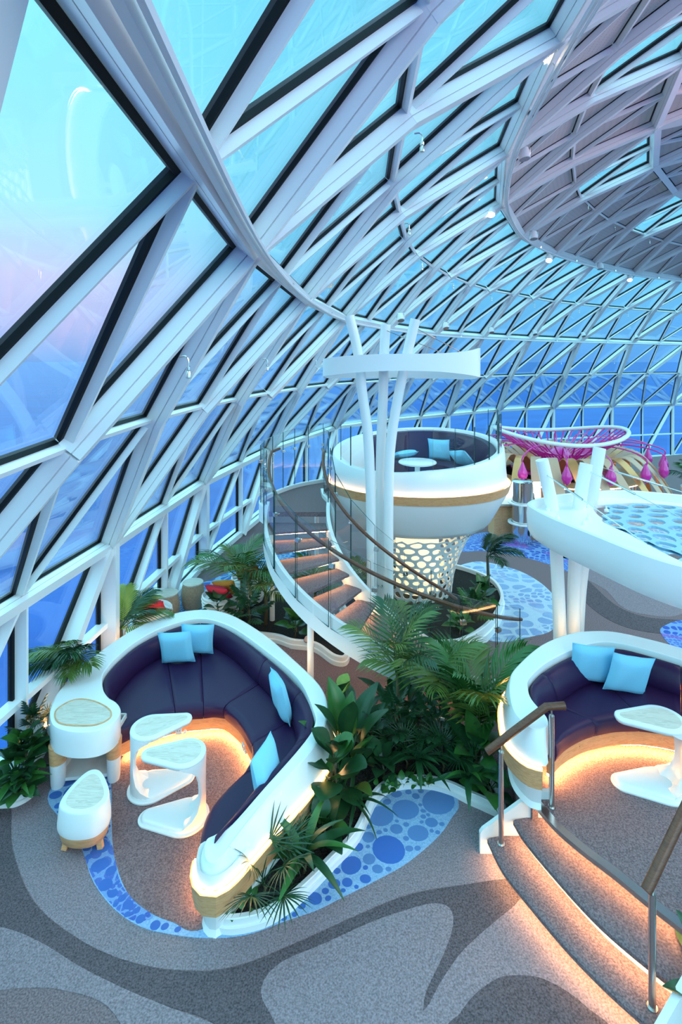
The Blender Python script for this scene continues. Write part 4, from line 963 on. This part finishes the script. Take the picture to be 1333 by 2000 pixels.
def plant(name, label, loc, kind, n, size, pitch=(20, 80), mts=('leaf',), stem=0.0, yaw=(0, 360), cat='plant', group=None, spread=.05, stem_r=.012):
    """a plant with n leaves rising from one crown (or up a stem of the given height)"""
    r = thing(name, label, cat, loc, group)
    if stem > 0:
        q = MB(); q.tube([V3((0, 0, -.02)), V3((.02, .01, stem*.5)), V3((0, 0, stem))], [stem_r*1.3, stem_r, stem_r*.8], 6)
        me = mesh_of(q, 'stem', [M['stem']]); link('stem', me, r)
    for i in range(n):
        y = math.radians(yaw[0]+(yaw[1]-yaw[0])*((i*.618034) % 1)+RP.uniform(-12, 12))
        t = (i+.5)/n
        p = math.radians(pitch[0]+(pitch[1]-pitch[0])*t+RP.uniform(-6, 6))
        s = size*RP.uniform(.8, 1.12)*(1-.15*t)
        z = stem*(.30+.70*t) if stem > 0 and kind in ('broad', 'heart', 'split') else stem
        if stem > 0 and kind.startswith('frond'): z = stem
        put_leaf(r, kind, mts[i % len(mts)], (RP.uniform(-spread, spread)*.4, RP.uniform(-spread, spread)*.4, z), y, p, s, RP.uniform(-.25, .25))
    return r
SZ = .08
# central planter, from the low end of the first sofa round to the platform
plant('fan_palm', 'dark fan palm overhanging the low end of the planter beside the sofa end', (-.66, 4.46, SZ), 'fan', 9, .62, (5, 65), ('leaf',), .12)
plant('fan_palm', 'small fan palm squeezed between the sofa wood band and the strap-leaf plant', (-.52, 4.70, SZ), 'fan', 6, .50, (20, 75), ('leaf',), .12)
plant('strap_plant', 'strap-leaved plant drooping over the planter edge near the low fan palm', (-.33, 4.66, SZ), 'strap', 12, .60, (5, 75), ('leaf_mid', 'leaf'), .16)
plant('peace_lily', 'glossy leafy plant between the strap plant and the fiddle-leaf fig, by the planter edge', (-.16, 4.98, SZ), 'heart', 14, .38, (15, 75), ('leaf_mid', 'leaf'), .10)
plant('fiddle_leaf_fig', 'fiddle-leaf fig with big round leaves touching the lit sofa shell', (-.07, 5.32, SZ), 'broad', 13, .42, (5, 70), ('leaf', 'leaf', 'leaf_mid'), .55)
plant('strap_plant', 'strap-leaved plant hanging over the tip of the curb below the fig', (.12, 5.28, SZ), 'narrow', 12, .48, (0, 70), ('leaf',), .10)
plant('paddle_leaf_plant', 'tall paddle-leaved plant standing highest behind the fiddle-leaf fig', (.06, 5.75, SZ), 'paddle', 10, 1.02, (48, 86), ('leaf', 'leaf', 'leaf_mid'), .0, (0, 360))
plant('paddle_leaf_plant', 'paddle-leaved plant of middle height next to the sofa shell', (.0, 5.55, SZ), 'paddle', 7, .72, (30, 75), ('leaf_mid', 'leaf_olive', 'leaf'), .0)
plant('fiddle_leaf_fig', 'young fig behind the bend of the first sofa, next to the bare floor', (-.02, 6.30, SZ), 'broad', 10, .30, (10, 75), ('leaf', 'leaf_mid', 'leaf_lit'), .55)
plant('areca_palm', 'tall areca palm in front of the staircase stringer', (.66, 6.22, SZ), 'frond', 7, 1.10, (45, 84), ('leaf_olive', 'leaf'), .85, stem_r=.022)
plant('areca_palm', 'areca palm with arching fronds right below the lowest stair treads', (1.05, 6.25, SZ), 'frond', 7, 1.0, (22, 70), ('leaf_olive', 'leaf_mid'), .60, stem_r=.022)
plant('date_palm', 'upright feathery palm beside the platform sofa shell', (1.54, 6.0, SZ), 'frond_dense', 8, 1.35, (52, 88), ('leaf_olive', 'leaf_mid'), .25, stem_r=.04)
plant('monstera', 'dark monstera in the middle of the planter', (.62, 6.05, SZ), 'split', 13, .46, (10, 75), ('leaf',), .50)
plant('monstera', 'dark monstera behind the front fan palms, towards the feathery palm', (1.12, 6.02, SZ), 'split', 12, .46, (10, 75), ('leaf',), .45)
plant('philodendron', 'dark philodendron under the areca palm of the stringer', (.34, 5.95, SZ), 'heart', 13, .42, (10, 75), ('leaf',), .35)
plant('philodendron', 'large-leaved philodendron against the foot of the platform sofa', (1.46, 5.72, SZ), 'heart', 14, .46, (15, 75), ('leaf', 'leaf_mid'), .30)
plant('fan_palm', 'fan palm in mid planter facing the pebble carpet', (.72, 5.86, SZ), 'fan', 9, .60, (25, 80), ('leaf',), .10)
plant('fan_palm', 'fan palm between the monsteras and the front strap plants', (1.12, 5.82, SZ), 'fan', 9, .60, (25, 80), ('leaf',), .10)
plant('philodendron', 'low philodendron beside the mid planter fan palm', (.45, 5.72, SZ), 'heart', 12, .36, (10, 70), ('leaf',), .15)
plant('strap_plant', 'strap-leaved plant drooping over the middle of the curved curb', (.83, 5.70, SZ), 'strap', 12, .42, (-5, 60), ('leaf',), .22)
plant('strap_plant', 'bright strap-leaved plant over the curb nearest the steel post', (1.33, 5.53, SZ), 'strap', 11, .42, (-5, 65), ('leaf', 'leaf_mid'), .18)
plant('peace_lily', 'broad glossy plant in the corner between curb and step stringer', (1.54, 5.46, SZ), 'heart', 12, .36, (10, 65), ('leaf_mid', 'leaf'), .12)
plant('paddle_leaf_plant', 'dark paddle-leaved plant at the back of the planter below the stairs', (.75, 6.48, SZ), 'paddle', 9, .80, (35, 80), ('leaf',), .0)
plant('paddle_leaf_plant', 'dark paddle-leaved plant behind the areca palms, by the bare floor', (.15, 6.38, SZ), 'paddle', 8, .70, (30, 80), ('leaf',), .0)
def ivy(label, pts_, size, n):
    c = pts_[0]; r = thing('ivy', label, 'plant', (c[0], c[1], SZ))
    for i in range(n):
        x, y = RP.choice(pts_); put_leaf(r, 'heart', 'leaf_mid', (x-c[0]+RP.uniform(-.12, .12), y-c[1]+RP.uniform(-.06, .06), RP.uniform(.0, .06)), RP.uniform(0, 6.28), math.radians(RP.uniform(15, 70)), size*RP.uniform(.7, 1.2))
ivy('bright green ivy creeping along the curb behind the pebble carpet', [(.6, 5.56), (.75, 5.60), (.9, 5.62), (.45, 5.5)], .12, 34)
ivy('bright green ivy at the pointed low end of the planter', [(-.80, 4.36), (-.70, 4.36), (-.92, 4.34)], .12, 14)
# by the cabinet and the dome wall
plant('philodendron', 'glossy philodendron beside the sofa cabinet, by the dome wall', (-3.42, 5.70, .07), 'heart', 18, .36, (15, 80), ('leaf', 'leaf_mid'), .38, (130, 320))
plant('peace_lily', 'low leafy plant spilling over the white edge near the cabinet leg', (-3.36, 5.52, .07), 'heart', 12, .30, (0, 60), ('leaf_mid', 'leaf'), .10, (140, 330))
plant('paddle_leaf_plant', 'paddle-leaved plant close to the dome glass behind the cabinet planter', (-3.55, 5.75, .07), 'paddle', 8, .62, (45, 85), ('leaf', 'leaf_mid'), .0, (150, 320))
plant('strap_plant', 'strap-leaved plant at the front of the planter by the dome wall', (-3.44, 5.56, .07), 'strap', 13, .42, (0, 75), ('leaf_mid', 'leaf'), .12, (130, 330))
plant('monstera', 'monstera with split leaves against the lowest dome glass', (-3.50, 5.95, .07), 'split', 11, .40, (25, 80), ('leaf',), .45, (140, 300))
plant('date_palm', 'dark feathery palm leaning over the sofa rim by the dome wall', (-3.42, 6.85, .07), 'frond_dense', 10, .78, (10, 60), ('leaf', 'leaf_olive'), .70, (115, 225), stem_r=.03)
plant('areca_palm', 'palm with yellow-lit fronds behind the wide part of the sofa rim', (-3.28, 7.85, 0), 'frond_dense', 9, .80, (10, 72), ('leaf_lit', 'leaf', 'leaf_olive', 'leaf'), .62, (-90, 30), stem_r=.03)
plant('fiddle_leaf_fig', 'fig with one yellow-lit leaf hugging the outside of the sofa rim', (-3.47, 6.62, .07), 'broad', 11, .30, (10, 70), ('leaf', 'leaf', 'leaf_lit'), .62, (150, 300))
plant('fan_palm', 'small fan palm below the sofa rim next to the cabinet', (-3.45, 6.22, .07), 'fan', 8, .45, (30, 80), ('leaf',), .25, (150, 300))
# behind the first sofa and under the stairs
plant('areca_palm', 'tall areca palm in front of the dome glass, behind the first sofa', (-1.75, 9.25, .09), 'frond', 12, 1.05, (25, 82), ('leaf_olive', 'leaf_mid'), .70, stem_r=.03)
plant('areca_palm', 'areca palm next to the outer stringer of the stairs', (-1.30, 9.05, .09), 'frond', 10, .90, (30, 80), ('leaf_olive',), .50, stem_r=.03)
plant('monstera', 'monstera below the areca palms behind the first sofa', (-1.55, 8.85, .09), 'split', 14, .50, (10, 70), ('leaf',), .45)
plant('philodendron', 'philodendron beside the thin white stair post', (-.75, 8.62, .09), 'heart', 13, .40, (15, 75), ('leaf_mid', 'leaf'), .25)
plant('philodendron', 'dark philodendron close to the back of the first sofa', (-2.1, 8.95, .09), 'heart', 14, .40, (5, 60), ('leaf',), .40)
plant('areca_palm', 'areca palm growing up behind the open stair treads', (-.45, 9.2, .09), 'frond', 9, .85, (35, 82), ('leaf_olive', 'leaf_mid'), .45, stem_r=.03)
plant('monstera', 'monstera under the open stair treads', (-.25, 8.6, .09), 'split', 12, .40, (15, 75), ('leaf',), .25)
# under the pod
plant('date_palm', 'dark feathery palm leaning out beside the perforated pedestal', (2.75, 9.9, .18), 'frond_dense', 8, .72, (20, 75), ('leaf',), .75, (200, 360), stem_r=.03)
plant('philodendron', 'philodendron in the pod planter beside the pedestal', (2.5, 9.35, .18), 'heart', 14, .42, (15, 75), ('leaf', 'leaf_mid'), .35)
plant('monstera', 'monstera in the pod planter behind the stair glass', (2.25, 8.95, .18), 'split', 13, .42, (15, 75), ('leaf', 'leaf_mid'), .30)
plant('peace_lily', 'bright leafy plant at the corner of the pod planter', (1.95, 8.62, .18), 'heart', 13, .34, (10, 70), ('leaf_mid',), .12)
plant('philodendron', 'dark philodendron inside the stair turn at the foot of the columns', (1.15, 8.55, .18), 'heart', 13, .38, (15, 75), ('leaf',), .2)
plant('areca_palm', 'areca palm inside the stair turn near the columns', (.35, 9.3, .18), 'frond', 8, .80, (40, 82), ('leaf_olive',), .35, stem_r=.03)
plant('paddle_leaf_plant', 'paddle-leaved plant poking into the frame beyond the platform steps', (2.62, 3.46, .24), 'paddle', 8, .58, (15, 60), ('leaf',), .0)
r = thing('plant_pot', 'white pot at the far end of the flower bar', 'pot', (10.9, 16.2, 0)); m = MB(); m.lathe([(.28, 0), (.40, .75), (.36, .75), (.34, .66)], (10.9, 16.2, 0), 20); m.build('pot', M['white'], r); m = MB(); m.lathe([(.34, .60), (.34, .66)], (10.9, 16.2, 0), 16); m.build('soil', M['soil'], r)
plant('areca_palm', 'dark palm in the white pot at the far end of the flower bar', (10.9, 16.2, .66), 'frond_dense', 12, 1.0, (15, 85), ('leaf', 'leaf_mid'), .3, stem_r=.04)

# ---------------------------------------------------------------- magenta flower bar
FC = V3((7.05, 17.0, 0))
fl_ = thing('flower_canopy', 'magenta flower-shaped bar canopy of rods and hanging buds with a white rim', 'canopy', FC)
def el(t, a, b, z): return V3((FC.x+a*math.cos(t), FC.y+b*math.sin(t), z))
def frim(t): return el(t, 2.05, 1.65, 2.30+.14*math.cos(2*t)+.02*math.sin(t))
m = MB(); m.tube([frim(2*pi*k/64) for k in range(65)], .065, 8, False); m.build('rim', M['white'], fl_, 60)
for k in range(44):
    t = 2*pi*k/44+.03
    b = el(t+.35, .62, .55, 1.25); c = el(t+.2, .72, .62, 1.65); e = frim(t)-V3((0, 0, .03))
    MB().tube(cr([b, c, c.lerp(e, .5)-V3((0, 0, .10)), e], 4), .024, 5).build('stem', M['magenta'], fl_, 60)
m = MB(); m.lathe([(1.5, 1.12), (1.5, 1.20), (1.0, 1.26), (.3, 1.27)], FC, 32); m.build('disc', M['magenta'], fl_)
m = MB(); m.lathe([(.26, 1.2), (.42, 1.40), (.40, 1.60), (.22, 1.78), (.05, 1.85)], FC, 20); m.build('heart_bulb', M['magenta'], fl_)
for k in range(16):
    t = 2*pi*k/16+.12; e = el(t, 3.05, 2.55, 1.62)
    path = cr([el(t, .75, .68, 1.55), el(t, 1.5, 1.3, 2.02), el(t, 2.4, 2.0, 2.05), e+V3((0, 0, .25)), e], 4)
    s = MB(); s.tube(path, .022, 5); so_ = s.build('stalk', M['magenta'], fl_, 60)
    MB().lathe([(.02, .12), (.06, .02), (.13, -.16), (.14, -.26), (.09, -.38), (.015, -.44)], e, 12).build('bud', M['magenta'], so_, 60)
for k in range(30):
    t = 2*pi*k/30; rings = []
    for u in range(13):
        q = u/12; rr = 1.35+2.1*q**.9; z = 1.22+.75*math.sin(pi*q**.75*.62)-1.35*max(0, q-.35)**1.35*2.3; wv = .17*(1-.35*q); sh = .25*q
        c0, c1 = el(t+sh-wv/rr, rr, rr*.84, z), el(t+sh+wv/rr, rr, rr*.84, z+.02)
        rings.append([c0, c1, c1-V3((0, 0, .025)), c0-V3((0, 0, .025))])
    m = MB(); m.loft(rings); fix_normals(m.build('ribbon', M['tan'] if k % 3 else M['copper'], fl_, 50))
m = MB(); m.lathe([(.55, 0), (.45, .5), (.45, 1.2)], FC, 24); m.build('trunk', M['mirror'], fl_)
ba = thing('bar_counter', 'round mirror-fronted bar counter under the flower canopy', 'bar', FC)
m = MB(); m.loft([[el(2*pi*k/48, a, a*.85, z) for k in range(48)] for a, z in ((2.35, 0), (2.35, 1.0), (1.9, 1.0), (1.9, 0))], cap=(False, False)); fix_normals(m.build('front', M['mirror'], ba, 40))
m = MB(); m.loft([[el(2*pi*k/48, a, a*.85, z) for k in range(48)] for a, z in ((2.5, 1.0), (2.5, 1.05), (1.85, 1.05), (1.85, 1.0), (2.5, 1.0))], cap=(False, False)); fix_normals(m.build('worktop', M['wood'], ba, 40))
m = MB(); m.loft([[el(2*pi*k/48, a, a*.85, z) for k in range(48)] for a, z in ((2.44, .955), (2.44, .985), (2.38, .985), (2.38, .955), (2.44, .955))], cap=(False, False)); fix_normals(m.build('led_strip', M['led_stair'], ba, 40))
# service counter behind the pod
sc_ = thing('service_counter', 'wooden service counter with a lit back panel behind the pod', 'counter', (4.6, 14.6, 0))
m = MB(); m.box((4.75, 14.05, .42), (1.5, .55, .84)); m.build('cabinet', M['wood'], sc_, 0)
m = MB(); m.box((4.75, 14.03, .865), (1.6, .65, .05)); m.build('worktop', M['ash'], sc_, 0)
m = MB(); m.box((4.5, 14.40, 1.1), (1.9, .05, .42)); m.build('lit_panel', mat('lit_panel', (1, .95, .9), .5, emit=(1, .93, .85), es=1.3), sc_, 0)
for x in (4.38, 4.75, 5.12): MB().box((x, 13.77, .42), (.34, .012, .72)).build('door', M['wood'], sc_, 0)
for x, lb in ((4.72, 'dark till screen on the service counter, next to the pod'), (4.98, 'second dark till screen on the service counter')):
    r = thing('till_screen', lb, 'screen', (x, 13.95, .89)); m = MB(); m.box((x, 13.91, 1.03), (.24, .03, .20), R=Matrix.Rotation(-.35, 3, 'X')); m.build('screen', M['dark'], r, 0); m = MB(); m.box((x, 14.01, .94), (.14, .14, .10)); m.build('base', M['dark'], r, 0)
r = thing('steel_drum', 'tall polished steel cylinder at the edge of the bar', 'cylinder', (4.62, 13.42, 0)); m = MB(); m.lathe([(.26, 0), (.26, 1.55), (.22, 1.58)], (4.62, 13.42, 0), 24); m.build('body', M['mirror'], r)
for z in (.5, 1.0): m = MB(); m.lathe([(.36, z), (.36, z+.03), (.27, z+.03), (.27, z)], (4.62, 13.42, 0), 24); m.build('shelf_ring', M['white'], r)
for x, y, mt, lb in ((4.90, 13.27, 'copper', 'amber'), (4.82, 13.18, 'leaf_mid', 'green'), (4.72, 13.12, 'red_fabric', 'red')):
    r = thing('bottle', lb+' bottle standing on the steel cylinder shelf', 'bottle', (x, y, .53), 'bottles beside the till'); m = MB(); m.lathe([(.035, .53), (.035, .70), (.014, .76), (.014, .82)], (x, y, 0), 10); m.build('body', M[mt], r)

# ---------------------------------------------------------------- corner behind the first sofa, along the dome wall
for lb, px, py, zc in (('woven rattan drum stool nearer the white ledge', 327, 1157.5, .47), ('woven rattan drum stool standing nearer the palms', 377, 1136.6, .47)):
    p = P(px, py, zc); r = thing('drum_stool', lb, 'stool', (p.x, p.y, .006), 'rattan drum stools')
    m = MB(); m.lathe([(.17, .006), (.205, .12), (.215, .25), (.20, .38), (.18, .445)], (p.x, p.y, 0), 28); m.build('body', M['rattan'], r, 60)
    m = MB(); m.lathe([(.185, .445), (.19, .455), (.19, .47), (.18, .475)], (p.x, p.y, 0), 28); m.build('lid', M['ash'], r)
    for k in range(9): m = MB(); m.lathe([(.208-.004*abs(k-4.5)**1.2, .05+.042*k), (.214-.004*abs(k-4.5)**1.2, .06+.042*k), (.208-.004*abs(k-4.5)**1.2, .07+.042*k)], (p.x, p.y, 0), 24); m.build('woven_band', M['rattan'], r)
r = thing('ledge', 'long white ledge along the dome wall behind the palms', 'ledge', (-3.4, 9.3, 0)); m = MB(); m.prism(v2([(-3.50, 9.15), (-3.22, 9.15), (-3.28, 10.45), (-3.48, 10.45)]), 0, .43, bev=.02); m.build('body', M['white'], r, 30)
m = MB(); m.box((-3.30, 10.0, .25), (.012, .08, .12), R=Matrix.Rotation(.08, 3, 'Z')); m.build('socket_plate', M['socket'], r, 0)
def tub(label, x, y, h=.5):
    r = thing('woven_chair', label, 'chair', (x, y, .006))
    m = MB(); m.lathe([(.24, .006), (.30, .2), (.33, h), (.31, h+.02), (.28, h-.02), (.27, .36), (.0, .34)], (x, y, 0), 24); m.build('basket', M['white'], r)
    for k in range(5): m = MB(); m.lathe([(.30+.01*k*.6, .2+.06*k), (.315+.01*k*.6, .21+.06*k), (.30+.01*k*.6, .22+.06*k)], (x, y, 0), 24); m.build('woven_band', M['white'], r)
tub('white woven tub chair with red and orange cushions by the white ledge', -3.14, 8.74); tub('white woven tub chair beside the rattan drums with a red cushion', -2.12, 9.30)
tub('white woven tub chair half hidden by the areca palm, red cushion on it', -1.75, 10.0, .52)
pillow('cushion', 'red cushion on the woven chair next to the white ledge', (-3.10, 8.62, .58), (.1, -.8, .9), .42, .1, .13, 'red_fabric', 'red cushions')
pillow('cushion', 'orange cushion behind the red one by the white ledge', (-3.22, 8.78, .57), (.1, -.8, .7), .40, -.1, .13, 'orange_fabric', 'red cushions')
pillow('cushion', 'red cushion on the woven chair beside the rattan drums', (-2.12, 9.16, .60), (-.1, -.8, .9), .42, -.12, .13, 'red_fabric', 'red cushions')
pillow('cushion', 'orange cushion peeking out behind the red one beside the drums', (-2.05, 9.34, .60), (-.1, -.8, .6), .40, .1, .12, 'orange_fabric', 'red cushions')
pillow('cushion', 'red cushion showing through the areca palm fronds', (-1.75, 9.9, .64), (0, -.8, .7), .44, .1, .14, 'red_fabric', 'red cushions')
r = thing('floor_lamp_dome', 'small pinkish dome light on the planter curb behind the sofa', 'light', (-.53, 8.42, .14)); m = MB(); m.lathe([(.06, .14), (.06, .17), (.045, .20), (.015, .215)], (-.53, 8.42, 0), 14); m.build('dome', mat('pink_dome', (.7, .42, .35), .3), r); m = MB(); m.lathe([(.066, .14), (.066, .15)], (-.53, 8.42, 0), 14); m.build('base', M['chrome'], r)

# ---------------------------------------------------------------- spotlights and sprinklers on the dome
def spot(label, px, py, Y, aim, lit, sz=1.0, anchor=None, grp='spotlights on the dome rings'):
    p = PY(px, py, Y); r = thing('spotlight', label, 'spotlight', p, grp); d = V3(aim).normalized(); s = sz
    m = MB(); m.tube([p-d*.12*s, p-d*.10*s, p-d*.02*s, p+d*.08*s], [.05*s, .085*s, .095*s, .10*s], 16); m.build('housing', M['steel_white'], r)
    m = MB(); m.tube([p+d*.078*s, p+d*.086*s], .085*s, 16); m.build('lens', M['lamp'] if lit else M['chrome'], r)
    a = anchor if anchor is not None else p+V3((-.05, .05, .32*s))
    m = MB(); m.tube([p-d*.02*s, p.lerp(a, .4)+V3((0, 0, .02)), a], .014, 6); m.build('bracket', M['steel_white'], r)
    m = MB(); m.tube([p+V3((.1*s, 0, 0)), p+V3((.1*s, 0, .12*s)), p+V3((-.1*s, 0, .12*s)), p+V3((-.1*s, 0, 0))], .010, 6); m.build('yoke', M['chrome'], r)
def vr(i, t): return Vn[i].lerp(Vn[i+1], t)+inward(Vn[i])*.25
spot('large lit white spotlight nearest the camera on the roof ring', 1062, 104, 5.75, (.75, -.2, -.6), True, .9, vr(1, .12))
spot('unlit spotlight with a ribbed housing on a long bracket below the roof ring', 1024, 302, 8.8, (.1, -.1, -1), False, 1.0, vr(2, .1))
spot('lit spotlight where the roof ring bends closest to the stair side', 960, 414, 11.2, (-.3, -.5, -1), True, .95, vr(3, .02))
spot('unlit spotlight under the roof ring between two lit ones', 1043, 461, 13.0, (0, -.2, -1), False, 1.0, vr(4, .45))
spot('lit spotlight above the canopy columns, third from the bend of the roof ring', 1073, 505, 14.2, (-.3, -.6, -1), True, .9, vr(4, .95))
spot('unlit spotlight under the far part of the roof ring', 1173, 521, 17.0, (0, -.2, -1), False, 1.0, vr(6, .25))
spot('small lit spotlight farthest along the roof ring', 1231, 544, 18.6, (-.3, -.6, -1), True, .9, vr(6, .98))
for (x, y, Y), w_ in zip([(641, 550, 8.6), (783, 621, 12.2), (871, 637, 14.6), (960, 646, 17.0), (1045, 650, 19.5), (1140, 654, 21.8), (1243, 658, 24.5)], ('nearest the pillars of the stair', 'just behind the bent column trio', 'over the pod', 'between pod and flower bar', 'over the flower bar rim', 'over the middle of the flower bar', 'farthest over the flower bar')):
    spot('small unlit spotlight on the lower dome ring, '+w_, x, y, Y, (.1, -.5, -1), False, .9, PY(x+4, y-6, Y+.35), 'small spotlights on the lower ring')
ORD = ['nearest', 'second', 'third', 'fourth', 'fifth', 'sixth', 'seventh', 'eighth', 'ninth']
def sprinkler(p, lb):
    r = thing('sprinkler', lb, 'sprinkler', p, 'sprinkler nozzles on the dome beams')
    m = MB(); m.tube(cr([p, p+V3((.05, 0, .003)), p+V3((.07, 0, -.03)), p+V3((.07, 0, -.08))], 4), .008, 6); m.build('pipe', M['chrome'], r)
    m = MB(); m.lathe([(.009, -.07), (.019, -.08), (.019, -.105), (.014, -.11), (.022, -.13), (.022, -.165), (.014, -.17)], p+V3((.07, 0, 0)), 10); m.build('nozzle', M['chrome'], r)
for i in range(-1, 8):
    q = aL[i].lerp(Un[i+1], .5); sprinkler(q+inward(q)*.17+V3((.06, -.03, -.07)), 'steel sprinkler nozzle under the lower dome ring, '+ORD[i+1]+' along it from the camera')
for i in range(0, 8):
    q = aM[i].lerp(Un[i], .04); sprinkler(q+inward(q)*.17+V3((.06, -.03, -.07)), 'steel sprinkler nozzle between lower dome ring and roof ring, '+ORD[i]+' from the camera')
for i in range(4, 8):
    q = (Vn[i]+Wn[i+1])/2; sprinkler(q+inward(q)*.17, 'steel sprinkler nozzle under the grey ceiling panels, '+ORD[i-4]+' from the camera')
